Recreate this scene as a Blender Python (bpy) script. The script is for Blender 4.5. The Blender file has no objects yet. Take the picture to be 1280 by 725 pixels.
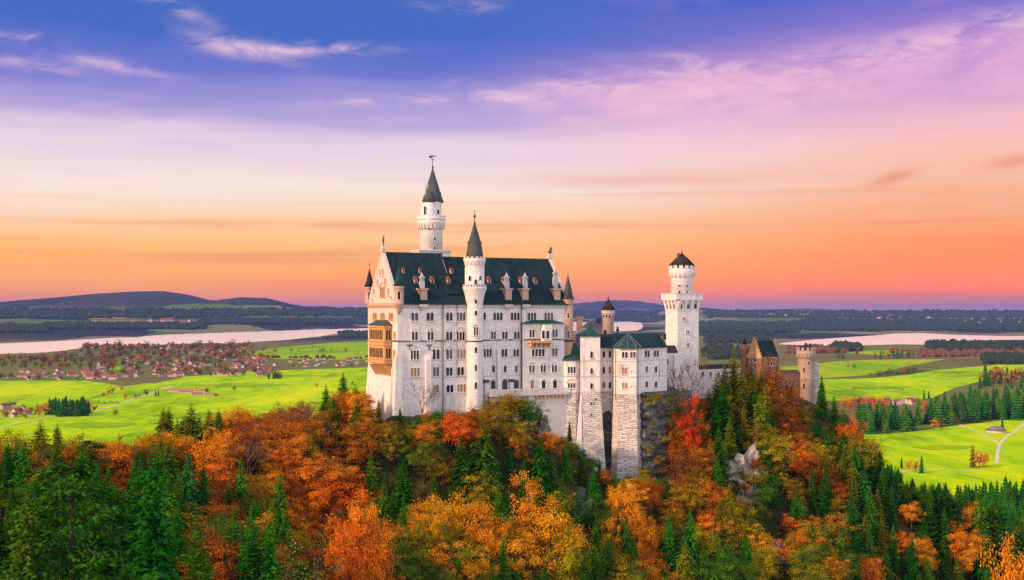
import bpy, bmesh, math, random
import numpy as np
from mathutils import Vector, Matrix, Euler

R = math.radians
SC = bpy.context.scene
COL = SC.collection
rnd = random.Random(7)
nrs = np.random.RandomState(11)

# ------------------------------------------------------------------ camera
FPX, CX, HOR = 1500.0, 640.0, 388.0      # focal length, centre and eye level in photo pixels
cam_d = bpy.data.cameras.new('camera'); cam = bpy.data.objects.new('camera', cam_d); COL.objects.link(cam)
cam.location = (0, 0, 0); cam.rotation_euler = (R(90), 0, 0)
cam_d.sensor_width = 36; cam_d.lens = FPX / 1280 * 36
cam_d.shift_y = (HOR - 362.5) / 1280
cam_d.clip_start = 0.5; cam_d.clip_end = 200000
SC.camera = cam

# ------------------------------------------------------------------ view, sun and sky
SC.view_settings.view_transform = 'Standard'
SC.view_settings.look = 'None'
SC.view_settings.gamma = 1
SC.view_settings.use_curve_mapping = False
SC.view_settings.exposure = 0.55
EXPO = 2 ** 0.55
SUN_EL = R(25)
SUN_AZ = (-0.83, -0.56)
sdir = Vector((SUN_AZ[0] * math.cos(SUN_EL), SUN_AZ[1] * math.cos(SUN_EL), math.sin(SUN_EL))).normalized()
sl = bpy.data.lights.new('sun', 'SUN'); sl.energy = 3.6; sl.angle = R(4); sl.color = (1.0, 0.60, 0.35)
so = bpy.data.objects.new('sun', sl); COL.objects.link(so)
so.rotation_euler = (-sdir).to_track_quat('-Z', 'Y').to_euler()
so.location = (-300, -300, 300)
SC.cycles.max_bounces = 6; SC.cycles.diffuse_bounces = 3; SC.cycles.transparent_max_bounces = 8
SC.cycles.volume_bounces = 0
SC.cycles.use_denoising = False

def s2l(c):
    return tuple((x / 255 / 12.92) if x / 255 <= 0.04045 else ((x / 255 + 0.055) / 1.055) ** 2.4 for x in c)

class NT:
    """small helper round a node tree"""
    def __init__(s, tree): s.t = tree; s.n = tree.nodes; s.l = tree.links
    def new(s, t, **k):
        n = s.n.new(t)
        for a, b in k.items(): setattr(n, a, b)
        return n
    def put(s, sock, v):
        if v is None: return
        if hasattr(v, 'is_output') or isinstance(v, bpy.types.NodeSocket): s.l.new(v, sock)
        else: sock.default_value = v
    def math(s, op, a, b=None, clamp=False):
        n = s.new('ShaderNodeMath', operation=op, use_clamp=clamp)
        s.put(n.inputs[0], a)
        if b is not None: s.put(n.inputs[1], b)
        return n.outputs[0]
    def mix(s, f, a, b, blend='MIX'):
        n = s.new('ShaderNodeMix', data_type='RGBA', blend_type=blend, clamp_factor=True)
        s.put(n.inputs[0], f); s.put(n.inputs[6], a); s.put(n.inputs[7], b)
        return n.outputs[2]
    def ramp(s, f, stops, interp='LINEAR'):
        n = s.new('ShaderNodeValToRGB'); cr = n.color_ramp; cr.interpolation = interp
        while len(cr.elements) < len(stops): cr.elements.new(0.5)
        for e, (p, c) in zip(cr.elements, stops):
            e.position = p; e.color = (c[0], c[1], c[2], 1) if hasattr(c, '__len__') else (c, c, c, 1)
        s.put(n.inputs[0], f); return n.outputs[0]
    def rng(s, v, a, b, c=0.0, d=1.0, smooth=True):
        n = s.new('ShaderNodeMapRange'); n.interpolation_type = 'SMOOTHSTEP' if smooth else 'LINEAR'
        s.put(n.inputs[0], v)
        for i, x in enumerate((a, b, c, d)): n.inputs[i + 1].default_value = x
        return n.outputs[0]
    def noise(s, vec, scale, detail=3, rough=0.5, dist=0.0):
        n = s.new('ShaderNodeTexNoise'); s.put(n.inputs['Vector'], vec)
        n.inputs['Scale'].default_value = scale; n.inputs['Detail'].default_value = detail
        n.inputs['Roughness'].default_value = rough; n.inputs['Distortion'].default_value = dist
        return n.outputs[0]
    def comb(s, x, y, z):
        n = s.new('ShaderNodeCombineXYZ')
        for i, v in enumerate((x, y, z)): s.put(n.inputs[i], v)
        return n.outputs[0]
    def sep(s, v):
        n = s.new('ShaderNodeSeparateXYZ'); s.put(n.inputs[0], v); return n.outputs

def make_world():
    w = bpy.data.worlds.new('World'); SC.world = w; w.use_nodes = True
    t = NT(w.node_tree); t.n.clear()
    d = t.new('ShaderNodeTexCoord').outputs['Generated']
    x, y, z = t.sep(d)
    hl = t.math('SQRT', t.math('ADD', t.math('MULTIPLY', x, x), t.math('MULTIPLY', y, y)))
    el = t.math('DIVIDE', z, t.math('MAXIMUM', hl, 0.001))        # tangent of the elevation
    yy = t.math('MAXIMUM', y, 0.05)
    az = t.math('DIVIDE', x, yy)                                    # bearing from north
    # slow wander of the colour bands
    wob = t.noise(t.comb(t.math('MULTIPLY', az, 1.2), t.math('MULTIPLY', el, 14), 0.0), 2.2, 4, 0.55)
    elw = t.math('ADD', el, t.math('MULTIPLY', t.math('SUBTRACT', wob, 0.5), 0.05))
    f = t.math('MULTIPLY', t.math('MAXIMUM', elw, 0.0), 1.0 / 0.40, True)
    def P(py): return max(0.0, (388 - py) / 1500 / 0.40)
    left = [(P(388), (1.15, .26, .05)), (P(366), (1.15, .32, .075)), (P(348), (1.16, .42, .075)), (P(322), (1.13, .53, .13)), (P(280), (1.06, .66, .36)),
            (P(240), s2l((254, 233, 220))), (P(185), s2l((234, 211, 228))), (P(150), s2l((184, 168, 220))), (P(100), s2l((112, 120, 208))), (P(45), s2l((68, 106, 196))), (P(0), s2l((66, 106, 190))), (1.0, s2l((90, 110, 185)))]
    right = [(P(388), (.80, .24, .20)), (P(376), (1.0, .20, .09)), (P(362), (1.30, .24, .05)), (P(330), (1.16, .29, .072)), (P(290), (1.06, .37, .135)),
             (P(240), s2l((254, 188, 152))), (P(195), s2l((255, 196, 180))), (P(172), s2l((250, 192, 196))), (P(135), s2l((214, 162, 206))), (P(80), s2l((166, 130, 208))), (P(0), s2l((88, 98, 204))), (1.0, s2l((100, 110, 190)))]
    cl = t.ramp(f, left); cr = t.ramp(f, right)
    lr = t.rng(t.math('ADD', az, t.math('MULTIPLY', t.math('SUBTRACT', wob, 0.5), 0.2)), -0.08, 0.40)
    base = t.mix(lr, cl, cr)
    # high thin cloud sheet, seen in perspective
    den = t.math('ADD', t.math('MAXIMUM', z, 0.0), 0.06)
    sx = t.math('DIVIDE', x, den); sy = t.math('DIVIDE', y, den)
    sk = t.math('ADD', sy, t.math('MULTIPLY', sx, -0.25))
    n1 = t.noise(t.comb(t.math('MULTIPLY', az, 5.0), t.math('MULTIPLY', t.math('SUBTRACT', el, t.math('MULTIPLY', az, 0.10)), 17.0), 0.3), 1.25, 8, 0.60, 0.35)
    n2 = t.noise(t.comb(t.math('MULTIPLY', sx, 0.35), t.math('MULTIPLY', sk, 0.8), 4.3), 0.8, 3, 0.5, 0.3)
    m = t.math('MULTIPLY', t.rng(n1, 0.47, 0.68), t.rng(n2, 0.40, 0.60))
    hi = t.rng(el, 0.095, 0.16)
    m = t.math('MULTIPLY', t.math('MULTIPLY', m, hi), t.rng(lr, 0.0, 1.0, 0.25, 1.0))
    # a wide rosy bank across the north-eastern sky
    ridge = t.math('ADD', 0.158, t.math('MULTIPLY', az, 0.085))
    bank = t.math('ABSOLUTE', t.math('SUBTRACT', t.math('ADD', el, t.math('MULTIPLY', t.math('SUBTRACT', n2, 0.5), 0.05)), ridge))
    bk = t.math('MULTIPLY', t.rng(bank, 0.0, 0.055, 1.0, 0.0), t.rng(az, -0.09, 0.12))
    n3 = t.noise(t.comb(t.math('MULTIPLY', az, 5.5), t.math('MULTIPLY', t.math('SUBTRACT', el, t.math('MULTIPLY', az, 0.12)), 17.0), 9.0), 1.5, 8, 0.60, 0.3)
    bk = t.math('MULTIPLY', bk, t.rng(n3, 0.25, 0.75))
    m = t.math('MAXIMUM', m, t.math('MULTIPLY', bk, 1.0))
    ccol = t.mix(t.rng(el, 0.11, 0.22), (*s2l((255, 214, 222)), 1), (*s2l((240, 172, 212)), 1))
    base = t.mix(m, base, ccol)
    # single wisps: bearing, height, half length, half thickness, slope, strength
    wv = t.noise(t.comb(t.math('MULTIPLY', az, 15.0), t.math('MULTIPLY', el, 48.0), 1.0), 1.5, 8, 0.62, 0.6)
    wn = t.rng(wv, 0.36, 0.66)
    bend = t.math('MULTIPLY', t.math('SUBTRACT', t.noise(t.comb(t.math('MULTIPLY', az, 6.0), 0.0, 5.0), 1.6, 3, 0.5), 0.5), 0.02)
    for pxw, pyw, hl_, ht_, sl_, st_ in ((372, 66, 95, 8, 0.03, .85), (300, 70, 60, 11, -0.22, .7), (130, 96, 75, 9, -0.12, .6), (35, 103, 60, 7, -0.08, .6), (18, 71, 45, 5, 0.0, .6), (205, 165, 75, 8, -0.16, .65), (215, 22, 50, 10, -0.35, .5), (500, 126, 95, 7, 0.04, .7), (632, 120, 55, 11, -0.25, .75), (770, 104, 120, 14, 0.08, .9), (860, 82, 80, 10, -0.1, .6), (575, 5, 45, 8, 0.0, .5), (25, 12, 50, 7, 0.0, .5), (370, 205, 60, 7, -0.15, .35), (1000, 100, 210, 22, 0.14, .6), (1200, 70, 170, 22, 0.15, .6)):
        dx_ = t.math('SUBTRACT', az, (pxw - 640) / 1500)
        dy_ = t.math('SUBTRACT', t.math('ADD', el, bend), t.math('ADD', (388 - pyw) / 1500, t.math('MULTIPLY', dx_, sl_)))
        a_ = t.math('POWER', t.math('DIVIDE', dx_, hl_ / 1500), 2.0); b_ = t.math('POWER', t.math('DIVIDE', dy_, ht_ / 1500), 2.0)
        g_ = t.math('MULTIPLY', t.math('EXPONENT', t.math('MULTIPLY', t.math('ADD', a_, b_), -1.1)), st_)
        base = t.mix(t.math('MULTIPLY', g_, wn), base, (*s2l((250, 205, 222)), 1))
    # two small dusky clouds low on the right
    for pxw, pyw, hl_, ht_, sl_, st_ in ((1118, 230, 30, 8, 0.25, .7), (1268, 216, 36, 8, 0.12, .6), (330, 326, 170, 6, 0.0, .55), (800, 226, 160, 8, 0.0, .35)):
        dx_ = t.math('SUBTRACT', az, (pxw - 640) / 1500)
        dy_ = t.math('SUBTRACT', t.math('ADD', el, t.math('MULTIPLY', bend, 0.4)), t.math('ADD', (388 - pyw) / 1500, t.math('MULTIPLY', dx_, sl_)))
        a_ = t.math('POWER', t.math('DIVIDE', dx_, hl_ / 1500), 2.0); b_ = t.math('POWER', t.math('DIVIDE', dy_, ht_ / 1500), 2.0)
        base = t.mix(t.math('MULTIPLY', t.math('EXPONENT', t.math('MULTIPLY', t.math('ADD', a_, b_), -1.1)), st_), base, (*s2l((238, 142, 110)), 1))
    # low warm streaks near the horizon
    n4 = t.noise(t.comb(t.math('MULTIPLY', az, 1.6), t.math('MULTIPLY', el, 46), 2.0), 2.0, 4, 0.5, 0.4)
    lo = t.math('MULTIPLY', t.math('MULTIPLY', t.rng(n4, 0.52, 0.74), t.rng(el, 0.015, 0.035)), t.rng(el, 0.08, 0.125, 1.0, 0.0))
    base = t.mix(t.math('MULTIPLY', lo, 0.45), base, (*s2l((244, 142, 100)), 1))
    # the rest of the sky: pale lavender evening light, bright where it faces the afterglow
    back = t.ramp(t.math('MULTIPLY', t.math('MAXIMUM', z, 0.0), 1.0, True), [(0, (1.34, 1.16, 1.15)), (0.35, (1.54, 1.44, 1.46)), (0.7, (0.75, 0.72, 0.95)), (1, (0.35, 0.42, 0.75))])
    west = t.math('MULTIPLY', t.rng(x, -0.75, -0.05, 1.0, 0.0), t.rng(z, 0.15, 0.7, 1.0, 0.0))
    back = t.mix(west, back, (1.10, 0.46, 0.24, 1))
    front = t.rng(y, -0.1, 0.45)
    up = t.rng(z, 0.32, 0.6)
    base = t.mix(t.math('MULTIPLY', front, t.math('SUBTRACT', 1.0, up)), back, base)
    grad = t.new('ShaderNodeBackground'); t.put(grad.inputs[0], base); grad.inputs[1].default_value = 1.02 / EXPO
    sky = t.new('ShaderNodeTexSky', sky_type='NISHITA'); sky.sun_disc = False
    sky.sun_elevation = SUN_EL; sky.sun_rotation = math.atan2(sdir.x, sdir.y) % (2 * math.pi)
    nb = t.new('ShaderNodeBackground'); t.put(nb.inputs[0], sky.outputs[0]); nb.inputs[1].default_value = 0.05
    # daylight from the Nishita sky above, evening colours towards the horizon
    mx = t.new('ShaderNodeMixShader'); t.put(mx.inputs[0], 0.03)
    t.l.new(grad.outputs[0], mx.inputs[1]); t.l.new(nb.outputs[0], mx.inputs[2])
    o = t.new('ShaderNodeOutputWorld'); t.l.new(mx.outputs[0], o.inputs[0])
make_world()

# ------------------------------------------------------------------ materials
MATS = {}
def mat(name):
    m = bpy.data.materials.new(name); m.use_nodes = True; MATS[name] = m
    t = NT(m.node_tree); t.n.clear()
    out = t.new('ShaderNodeOutputMaterial')
    return m, t, out
def principled(t, out, col, rough=0.8, spec=0.3, metal=0.0, bump=None, bstr=0.3, bdist=0.1):
    p = t.new('ShaderNodeBsdfPrincipled'); t.put(p.inputs['Base Color'], col)
    t.put(p.inputs['Roughness'], rough); p.inputs['Metallic'].default_value = metal
    p.inputs['Specular IOR Level'].default_value = spec
    if bump is not None:
        b = t.new('ShaderNodeBump'); b.inputs['Strength'].default_value = bstr; b.inputs['Distance'].default_value = bdist
        t.put(b.inputs['Height'], bump); t.l.new(b.outputs[0], p.inputs['Normal'])
    t.l.new(p.outputs[0], out.inputs[0]); return p
def c4(c): return (c[0], c[1], c[2], 1)

def wall_vec(t):
    o = t.new('ShaderNodeTexCoord').outputs['Object']
    x, y, z = t.sep(o)
    return o, t.comb(t.math('ADD', x, t.math('MULTIPLY', y, 0.83)), z, 0.0)

def stone(name, c1, c2, mortar, bw, bh, stain, msize=0.02, bstr=0.25, streak=0.35, warp=0.0):
    m, t, out = mat(name)
    o, v = wall_vec(t)
    if warp:                                    # irregular courses
        nv = t.new('ShaderNodeTexNoise'); t.put(nv.inputs['Vector'], o); nv.inputs['Scale'].default_value = 0.55; nv.inputs['Detail'].default_value = 3
        sv = t.new('ShaderNodeVectorMath', operation='MULTIPLY_ADD'); t.put(sv.inputs[0], nv.outputs['Color']); sv.inputs[1].default_value = (warp * 2, warp * 2, 0); t.put(sv.inputs[2], v); v = sv.outputs[0]
    b = t.new('ShaderNodeTexBrick'); t.put(b.inputs['Vector'], v)
    b.inputs['Color1'].default_value = c4(c1); b.inputs['Color2'].default_value = c4(c2); b.inputs['Mortar'].default_value = c4(mortar)
    b.inputs['Scale'].default_value = 1.0; b.inputs['Brick Width'].default_value = bw; b.inputs['Row Height'].default_value = bh
    b.inputs['Mortar Size'].default_value = msize; b.inputs['Bias'].default_value = -0.1
    x, y, z = t.sep(o)
    st = t.noise(t.comb(t.math('MULTIPLY', t.math('ADD', x, y), 1.0), z, 0.0), 0.16, 5, 0.6)
    vs = t.noise(t.comb(t.math('MULTIPLY', t.math('ADD', x, t.math('MULTIPLY', y, 0.8)), 1.3), t.math('MULTIPLY', z, 0.09), 0.0), 1.0, 4, 0.6)
    f = t.math('MULTIPLY', t.math('MULTIPLY', t.rng(vs, 0.45, 0.75), t.rng(st, 0.35, 0.7)), streak)
    col = t.mix(f, b.outputs[0], c4(stain))
    fine = t.noise(o, 2.5, 4, 0.6)
    col = t.mix(t.math('MULTIPLY', t.rng(fine, 0.3, 0.8), 0.16), col, c4(stain))
    principled(t, out, col, 0.85, 0.2, 0, t.math('ADD', b.outputs['Fac'], t.math('MULTIPLY', fine, -0.8)), bstr, -0.08)
    return m
stone('limestone', (0.81, 0.785, 0.765), (0.68, 0.655, 0.65), (0.60, 0.57, 0.58), 1.1, 0.5, (0.27, 0.25, 0.25), 0.03, 0.3, 1.0)
stone('gable_sunlight_tint', (0.78, 0.60, 0.53), (0.68, 0.51, 0.45), (0.58, 0.43, 0.38), 1.0, 0.5, (0.42, 0.30, 0.26))  # limestone of the gable end with warm sunset light painted into its colour
stone('trim_stone', (0.66, 0.60, 0.56), (0.60, 0.54, 0.50), (0.5, 0.44, 0.42), 0.8, 0.4, (0.36, 0.30, 0.28))
stone('sandstone', (0.56, 0.40, 0.31), (0.48, 0.33, 0.25), (0.36, 0.22, 0.14), 0.8, 0.4, (0.26, 0.15, 0.10))
stone('golden_stone', (0.66, 0.40, 0.17), (0.55, 0.32, 0.13), (0.42, 0.24, 0.10), 0.8, 0.4, (0.36, 0.19, 0.07))
stone('brick_red', (0.36, 0.17, 0.10), (0.27, 0.12, 0.08), (0.32, 0.21, 0.15), 0.6, 0.25, (0.2, 0.1, 0.07))
stone('rubble_stone', (0.74, 0.69, 0.66), (0.38, 0.36, 0.34), (0.27, 0.25, 0.23), 1.15, 0.6, (0.30, 0.30, 0.24), 0.05, 0.8, 0.5, 0.55)
stone('tan_stone', (0.44, 0.34, 0.27), (0.36, 0.27, 0.21), (0.28, 0.21, 0.17), 0.9, 0.45, (0.2, 0.16, 0.12), 0.03, 0.5, 0.5, 0.2)
stone('pale_plaster', (0.62, 0.58, 0.57), (0.60, 0.56, 0.55), (0.58, 0.54, 0.53), 2, 1, (0.40, 0.36, 0.34), 0.0, 0.1, 0.5)

def roofing(name, c1, c2, rows=1.0):
    m, t, out = mat(name)
    o = t.new('ShaderNodeTexCoord').outputs['Object']
    x, y, z = t.sep(o)
    n = t.noise(t.comb(t.math('MULTIPLY', x, 0.9), t.math('MULTIPLY', z, 0.12), t.math('MULTIPLY', y, 0.1)), 1.0, 5, 0.6)
    n2 = t.noise(o, 0.3, 4, 0.6)
    col = t.mix(t.rng(t.math('ADD', t.math('MULTIPLY', n, 0.6), t.math('MULTIPLY', n2, 0.5)), 0.35, 0.75), c4(c1), c4(c2))
    w = t.new('ShaderNodeTexWave'); w.wave_type = 'BANDS'; w.bands_direction = 'Z'; t.put(w.inputs['Vector'], o)
    w.inputs['Scale'].default_value = 0.9 * rows; w.inputs['Distortion'].default_value = 0.4
    col = t.mix(t.math('MULTIPLY', w.outputs['Fac'], 0.22), col, c4([q * 0.55 for q in c1]))
    principled(t, out, col, 0.75, 0.12, 0, w.outputs['Fac'], 0.2, 0.05)
roofing('roof_teal', (0.005, 0.018, 0.025), (0.014, 0.042, 0.049))
roofing('roof_green', (0.010, 0.052, 0.045), (0.024, 0.095, 0.075))
roofing('roof_slate', (0.042, 0.056, 0.064), (0.095, 0.112, 0.118))
roofing('roof_dark', (0.022, 0.016, 0.022), (0.05, 0.036, 0.042))
roofing('roof_grey', (0.13, 0.115, 0.14), (0.25, 0.22, 0.24))

def simple(name, col, rough=0.7, metal=0.0, spec=0.3, var=0.25, nscale=1.5):
    m, t, out = mat(name)
    o = t.new('ShaderNodeTexCoord').outputs['Object']
    n = t.noise(o, nscale, 4, 0.6)
    c = t.mix(t.math('MULTIPLY', t.rng(n, 0.3, 0.75), var), c4(col), c4([x * 0.35 for x in col]))
    principled(t, out, c, rough, spec, metal)
simple('glass_dark', (0.012, 0.016, 0.018), 0.25, 0, 0.3, 0.3)
simple('glass_mid', (0.05, 0.055, 0.06), 0.2, 0, 0.5, 0.3)
simple('glass_black', (0.006, 0.007, 0.008), 0.35, 0, 0.2, 0.3)
simple('shutter_tan', (0.36, 0.22, 0.10), 0.7)
simple('door_green', (0.035, 0.055, 0.035), 0.6)
simple('lead_dark', (0.05, 0.055, 0.06), 0.5)
simple('pipe_dark', (0.09, 0.12, 0.12), 0.5)
simple('bronze', (0.16, 0.085, 0.035), 0.45, 0.4)
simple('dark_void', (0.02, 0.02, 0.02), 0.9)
simple('metal_silver', (0.45, 0.47, 0.5), 0.5)
simple('bark', (0.07, 0.05, 0.038), 0.9, 0, 0.1, 0.6, 6)
simple('bark_pale', (0.24, 0.19, 0.15), 0.9, 0, 0.1, 0.5, 6)
simple('house_wall', (0.50, 0.44, 0.42), 0.9)
simple('house_roof_red', (0.26, 0.065, 0.06), 0.8)
simple('house_roof_brown', (0.17, 0.075, 0.06), 0.8)
simple('house_roof_dark', (0.09, 0.07, 0.075), 0.8)
simple('barn_wood', (0.36, 0.2, 0.09), 0.85)
simple('road', (0.62, 0.58, 0.46), 0.9, 0, 0.1, 0.2, 0.05)

def rockmat(name='rock', lift=1.0):
    m, t, out = mat(name)
    g = t.new('ShaderNodeNewGeometry').outputs['Position']
    n = t.noise(g, 0.22, 8, 0.65, 0.6); n2 = t.noise(g, 0.9, 6, 0.7); n3 = t.noise(g, 0.12, 4, 0.5)
    x, y, z = t.sep(g)
    strata = t.noise(t.comb(t.math('MULTIPLY', x, 0.25), t.math('MULTIPLY', y, 0.25), t.math('MULTIPLY', z, 0.9)), 0.8, 5, 0.6, 0.8)
    col = t.ramp(t.math('ADD', t.math('MULTIPLY', n, 0.55), t.math('MULTIPLY', strata, 0.45)), [(0.30, (0.025, 0.035, 0.03)), (0.46, (0.09, 0.105, 0.09)), (0.60, (0.22, 0.225, 0.20)), (0.75, (0.42, 0.40, 0.37))])
    col = t.mix(t.math('MULTIPLY', t.rng(n2, 0.5, 0.68), 0.75), col, (0.05, 0.075, 0.03, 1))
    col = t.mix(t.math('MULTIPLY', t.rng(n3, 0.56, 0.68), 0.5), col, (0.20, 0.15, 0.03, 1))
    if lift != 1.0: col = t.mix(t.math('MULTIPLY', t.rng(n, 0.36, 0.56), 0.6), col, (0.62, 0.54, 0.50, 1))
    principled(t, out, col, 0.92, 0.15, 0, t.math('ADD', n2, strata), 0.9, 0.6)
rockmat(); rockmat('rock_pale', 1.6)

def leafmat(name, c1, c2, hue=0.03, val=0.25, trans=0.22):
    m, t, out = mat(name)
    o = t.new('ShaderNodeTexCoord').outputs['Object']
    oi = t.new('ShaderNodeObjectInfo').outputs['Random']
    n = t.noise(o, 7.0, 3, 0.6); g = t.noise(o, 60.0, 2, 0.5)
    col = t.mix(t.rng(t.math('ADD', t.math('MULTIPLY', n, 0.6), t.math('MULTIPLY', g, 0.4)), 0.38, 0.62), c4(c1), c4(c2))
    h = t.new('ShaderNodeHueSaturation')
    t.put(h.inputs['Hue'], t.math('ADD', 0.5 - hue / 2, t.math('MULTIPLY', oi, hue)))
    r2 = t.math('FRACT', t.math('MULTIPLY', oi, 7.31))
    t.put(h.inputs['Value'], t.math('ADD', 1 - val / 2, t.math('MULTIPLY', r2, val)))
    t.put(h.inputs['Color'], col)
    d = t.new('ShaderNodeBsdfDiffuse'); t.l.new(h.outputs[0], d.inputs[0])
    tr = t.new('ShaderNodeBsdfTranslucent'); t.l.new(h.outputs[0], tr.inputs[0])
    mx = t.new('ShaderNodeMixShader'); mx.inputs[0].default_value = trans
    t.l.new(d.outputs[0], mx.inputs[1]); t.l.new(tr.outputs[0], mx.inputs[2]); t.l.new(mx.outputs[0], out.inputs[0])
leafmat('needle_dark', (0.016, 0.085, 0.005), (0.065, 0.21, 0.010), 0.06, 0.5, 0.2)
leafmat('needle_olive', (0.075, 0.115, 0.006), (0.25, 0.25, 0.012), 0.05, 0.4, 0.25)
leafmat('needle_blue', (0.013, 0.078, 0.014), (0.042, 0.16, 0.024), 0.04, 0.4, 0.2)
leafmat('leaf_orange', (0.46, 0.11, 0.006), (0.82, 0.28, 0.014), 0.035, 0.3)
leafmat('leaf_gold', (0.55, 0.20, 0.006), (0.85, 0.38, 0.014), 0.03, 0.25)
leafmat('leaf_rust', (0.22, 0.066, 0.007), (0.46, 0.155, 0.013), 0.035, 0.4)
leafmat('leaf_red', (0.46, 0.065, 0.008), (0.72, 0.14, 0.010), 0.02, 0.25)
leafmat('leaf_olive', (0.13, 0.125, 0.007), (0.40, 0.29, 0.013), 0.06, 0.4)
leafmat('leaf_green', (0.035, 0.105, 0.010), (0.13, 0.23, 0.016), 0.06, 0.4)
leafmat('leaf_brown', (0.11, 0.05, 0.03), (0.20, 0.10, 0.05), 0.03, 0.35)
leafmat('leaf_yellow_olive', (0.26, 0.19, 0.006), (0.58, 0.38, 0.012), 0.05, 0.35)
leafmat('leaf_grey', (0.10, 0.15, 0.04), (0.26, 0.30, 0.09), 0.05, 0.3)
leafmat('meadow_wood', (0.010, 0.026, 0.018), (0.04, 0.06, 0.02), 0.05, 0.4, 0.1)

def groundmat():
    m, t, out = mat('ground')
    g = t.new('ShaderNodeNewGeometry').outputs['Position']
    x, y, z = t.sep(g)
    # forest floor
    n = t.noise(g, 0.15, 6, 0.65); n2 = t.noise(g, 1.2, 4, 0.6)
    floor = t.ramp(t.math('ADD', t.math('MULTIPLY', n, 0.6), t.math('MULTIPLY', n2, 0.4)), [(0.35, (0.012, 0.022, 0.008)), (0.5, (0.035, 0.045, 0.012)), (0.62, (0.10, 0.065, 0.014)), (0.75, (0.04, 0.065, 0.014))])
    # meadow land of the plain
    p1 = t.noise(t.comb(x, t.math('MULTIPLY', y, 0.5), 0.0), 0.0022, 4, 0.55)
    p2 = t.noise(t.comb(x, t.math('MULTIPLY', y, 0.4), 0.0), 0.012, 4, 0.6)
    mead = t.ramp(t.math('ADD', t.math('MULTIPLY', p1, 0.7), t.math('MULTIPLY', p2, 0.3)), [(0.32, (0.05, 0.06, 0.012)), (0.45, (0.13, 0.17, 0.012)), (0.56, (0.14, 0.12, 0.03)), (0.68, (0.10, 0.07, 0.03))])
    # far country: woods and pasture
    v = t.new('ShaderNodeTexVoronoi'); v.inputs['Scale'].default_value = 0.0014
    t.put(v.inputs['Vector'], t.comb(x, t.math('MULTIPLY', y, 0.55), t.math('MULTIPLY', p2, 200.0)))
    w1 = t.noise(t.comb(x, t.math('MULTIPLY', y, 0.45), 3.0), 0.0006, 5, 0.6)
    past = t.mix(t.sep(v.outputs['Color'])[0], (0.06, 0.13, 0.015, 1), (0.24, 0.20, 0.09, 1))
    wood = t.mix(t.rng(p2, 0.4, 0.6), (0.006, 0.012, 0.018, 1), (0.018, 0.022, 0.024, 1))
    patch = t.math('ADD', t.math('MULTIPLY', t.sep(v.outputs['Color'])[1], 0.45), t.math('MULTIPLY', w1, 0.7))
    far = t.mix(t.rng(patch, 0.50, 0.57), wood, past)
    far = t.mix(t.math('MULTIPLY', t.rng(z, -30.0, 60.0), 0.9), far, wood)
    c = t.mix(t.rng(y, 5600.0, 7600.0), mead, far)
    c = t.mix(t.math('MAXIMUM', t.rng(y, 700.0, 900.0, 1.0, 0.0), t.math('MULTIPLY', t.rng(z, -166.0, -158.0), t.rng(y, 1500.0, 2000.0, 1.0, 0.0))), c, floor)
    principled(t, out, c, 0.95, 0.1)
groundmat()
def fieldmat(name, a, b, c):
    m, t, out = mat(name)
    g = t.new('ShaderNodeNewGeometry').outputs['Position']
    x, y, z = t.sep(g)
    n = t.noise(t.comb(x, t.math('MULTIPLY', y, 0.35), 0.0), 0.004, 5, 0.6, 0.5)
    n2 = t.noise(t.comb(x, t.math('MULTIPLY', y, 0.3), 7.0), 0.05, 5, 0.65)
    n3 = t.noise(t.comb(x, t.math('MULTIPLY', y, 0.5), 3.0), 0.4, 3, 0.7)
    s = t.math('ADD', t.math('ADD', t.math('MULTIPLY', n, 0.55), t.math('MULTIPLY', n2, 0.35)), t.math('MULTIPLY', n3, 0.10))
    col = t.ramp(s, [(0.36, a), (0.49, b), (0.62, c)])
    d_ = t.noise(t.comb(x, t.math('MULTIPLY', y, 0.3), 11.0), 0.009, 4, 0.6)
    col = t.mix(t.math('MULTIPLY', t.rng(d_, 0.60, 0.70), 0.45), col, (0.20, 0.16, 0.03, 1))
    # mown strips
    w = t.new('ShaderNodeTexWave'); w.bands_direction = 'X'; t.put(w.inputs['Vector'], t.comb(t.math('ADD', x, t.math('MULTIPLY', y, 0.7)), 0.0, 0.0))
    w.inputs['Scale'].default_value = 0.012; w.inputs['Distortion'].default_value = 0.6
    col = t.mix(t.math('MULTIPLY', w.outputs['Fac'], 0.12), col, c4(a))
    principled(t, out, col, 1.0, 0.0)
fieldmat('field_lime', (0.10, 0.24, 0.001), (0.32, 0.58, 0.001), (0.60, 0.70, 0.002))
fieldmat('field_green', (0.08, 0.22, 0.002), (0.22, 0.44, 0.002), (0.40, 0.50, 0.004))
fieldmat('pasture', (0.05, 0.10, 0.015), (0.09, 0.16, 0.02), (0.15, 0.19, 0.04))
fieldmat('field_dry', (0.16, 0.15, 0.03), (0.26, 0.22, 0.05), (0.30, 0.19, 0.06))
def watermat():
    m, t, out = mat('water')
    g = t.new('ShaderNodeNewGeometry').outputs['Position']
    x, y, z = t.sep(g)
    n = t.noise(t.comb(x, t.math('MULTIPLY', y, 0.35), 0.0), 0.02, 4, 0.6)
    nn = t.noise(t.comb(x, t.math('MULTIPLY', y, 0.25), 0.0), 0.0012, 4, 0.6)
    p = principled(t, out, (0.90, 0.71, 0.50, 1), t.rng(nn, 0.35, 0.7, 0.25, 0.42), 0.5, 0, n, 1.0, 3.0)  # pale base colour paints in the reflection of the evening sky
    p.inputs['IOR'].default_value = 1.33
watermat()

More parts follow.
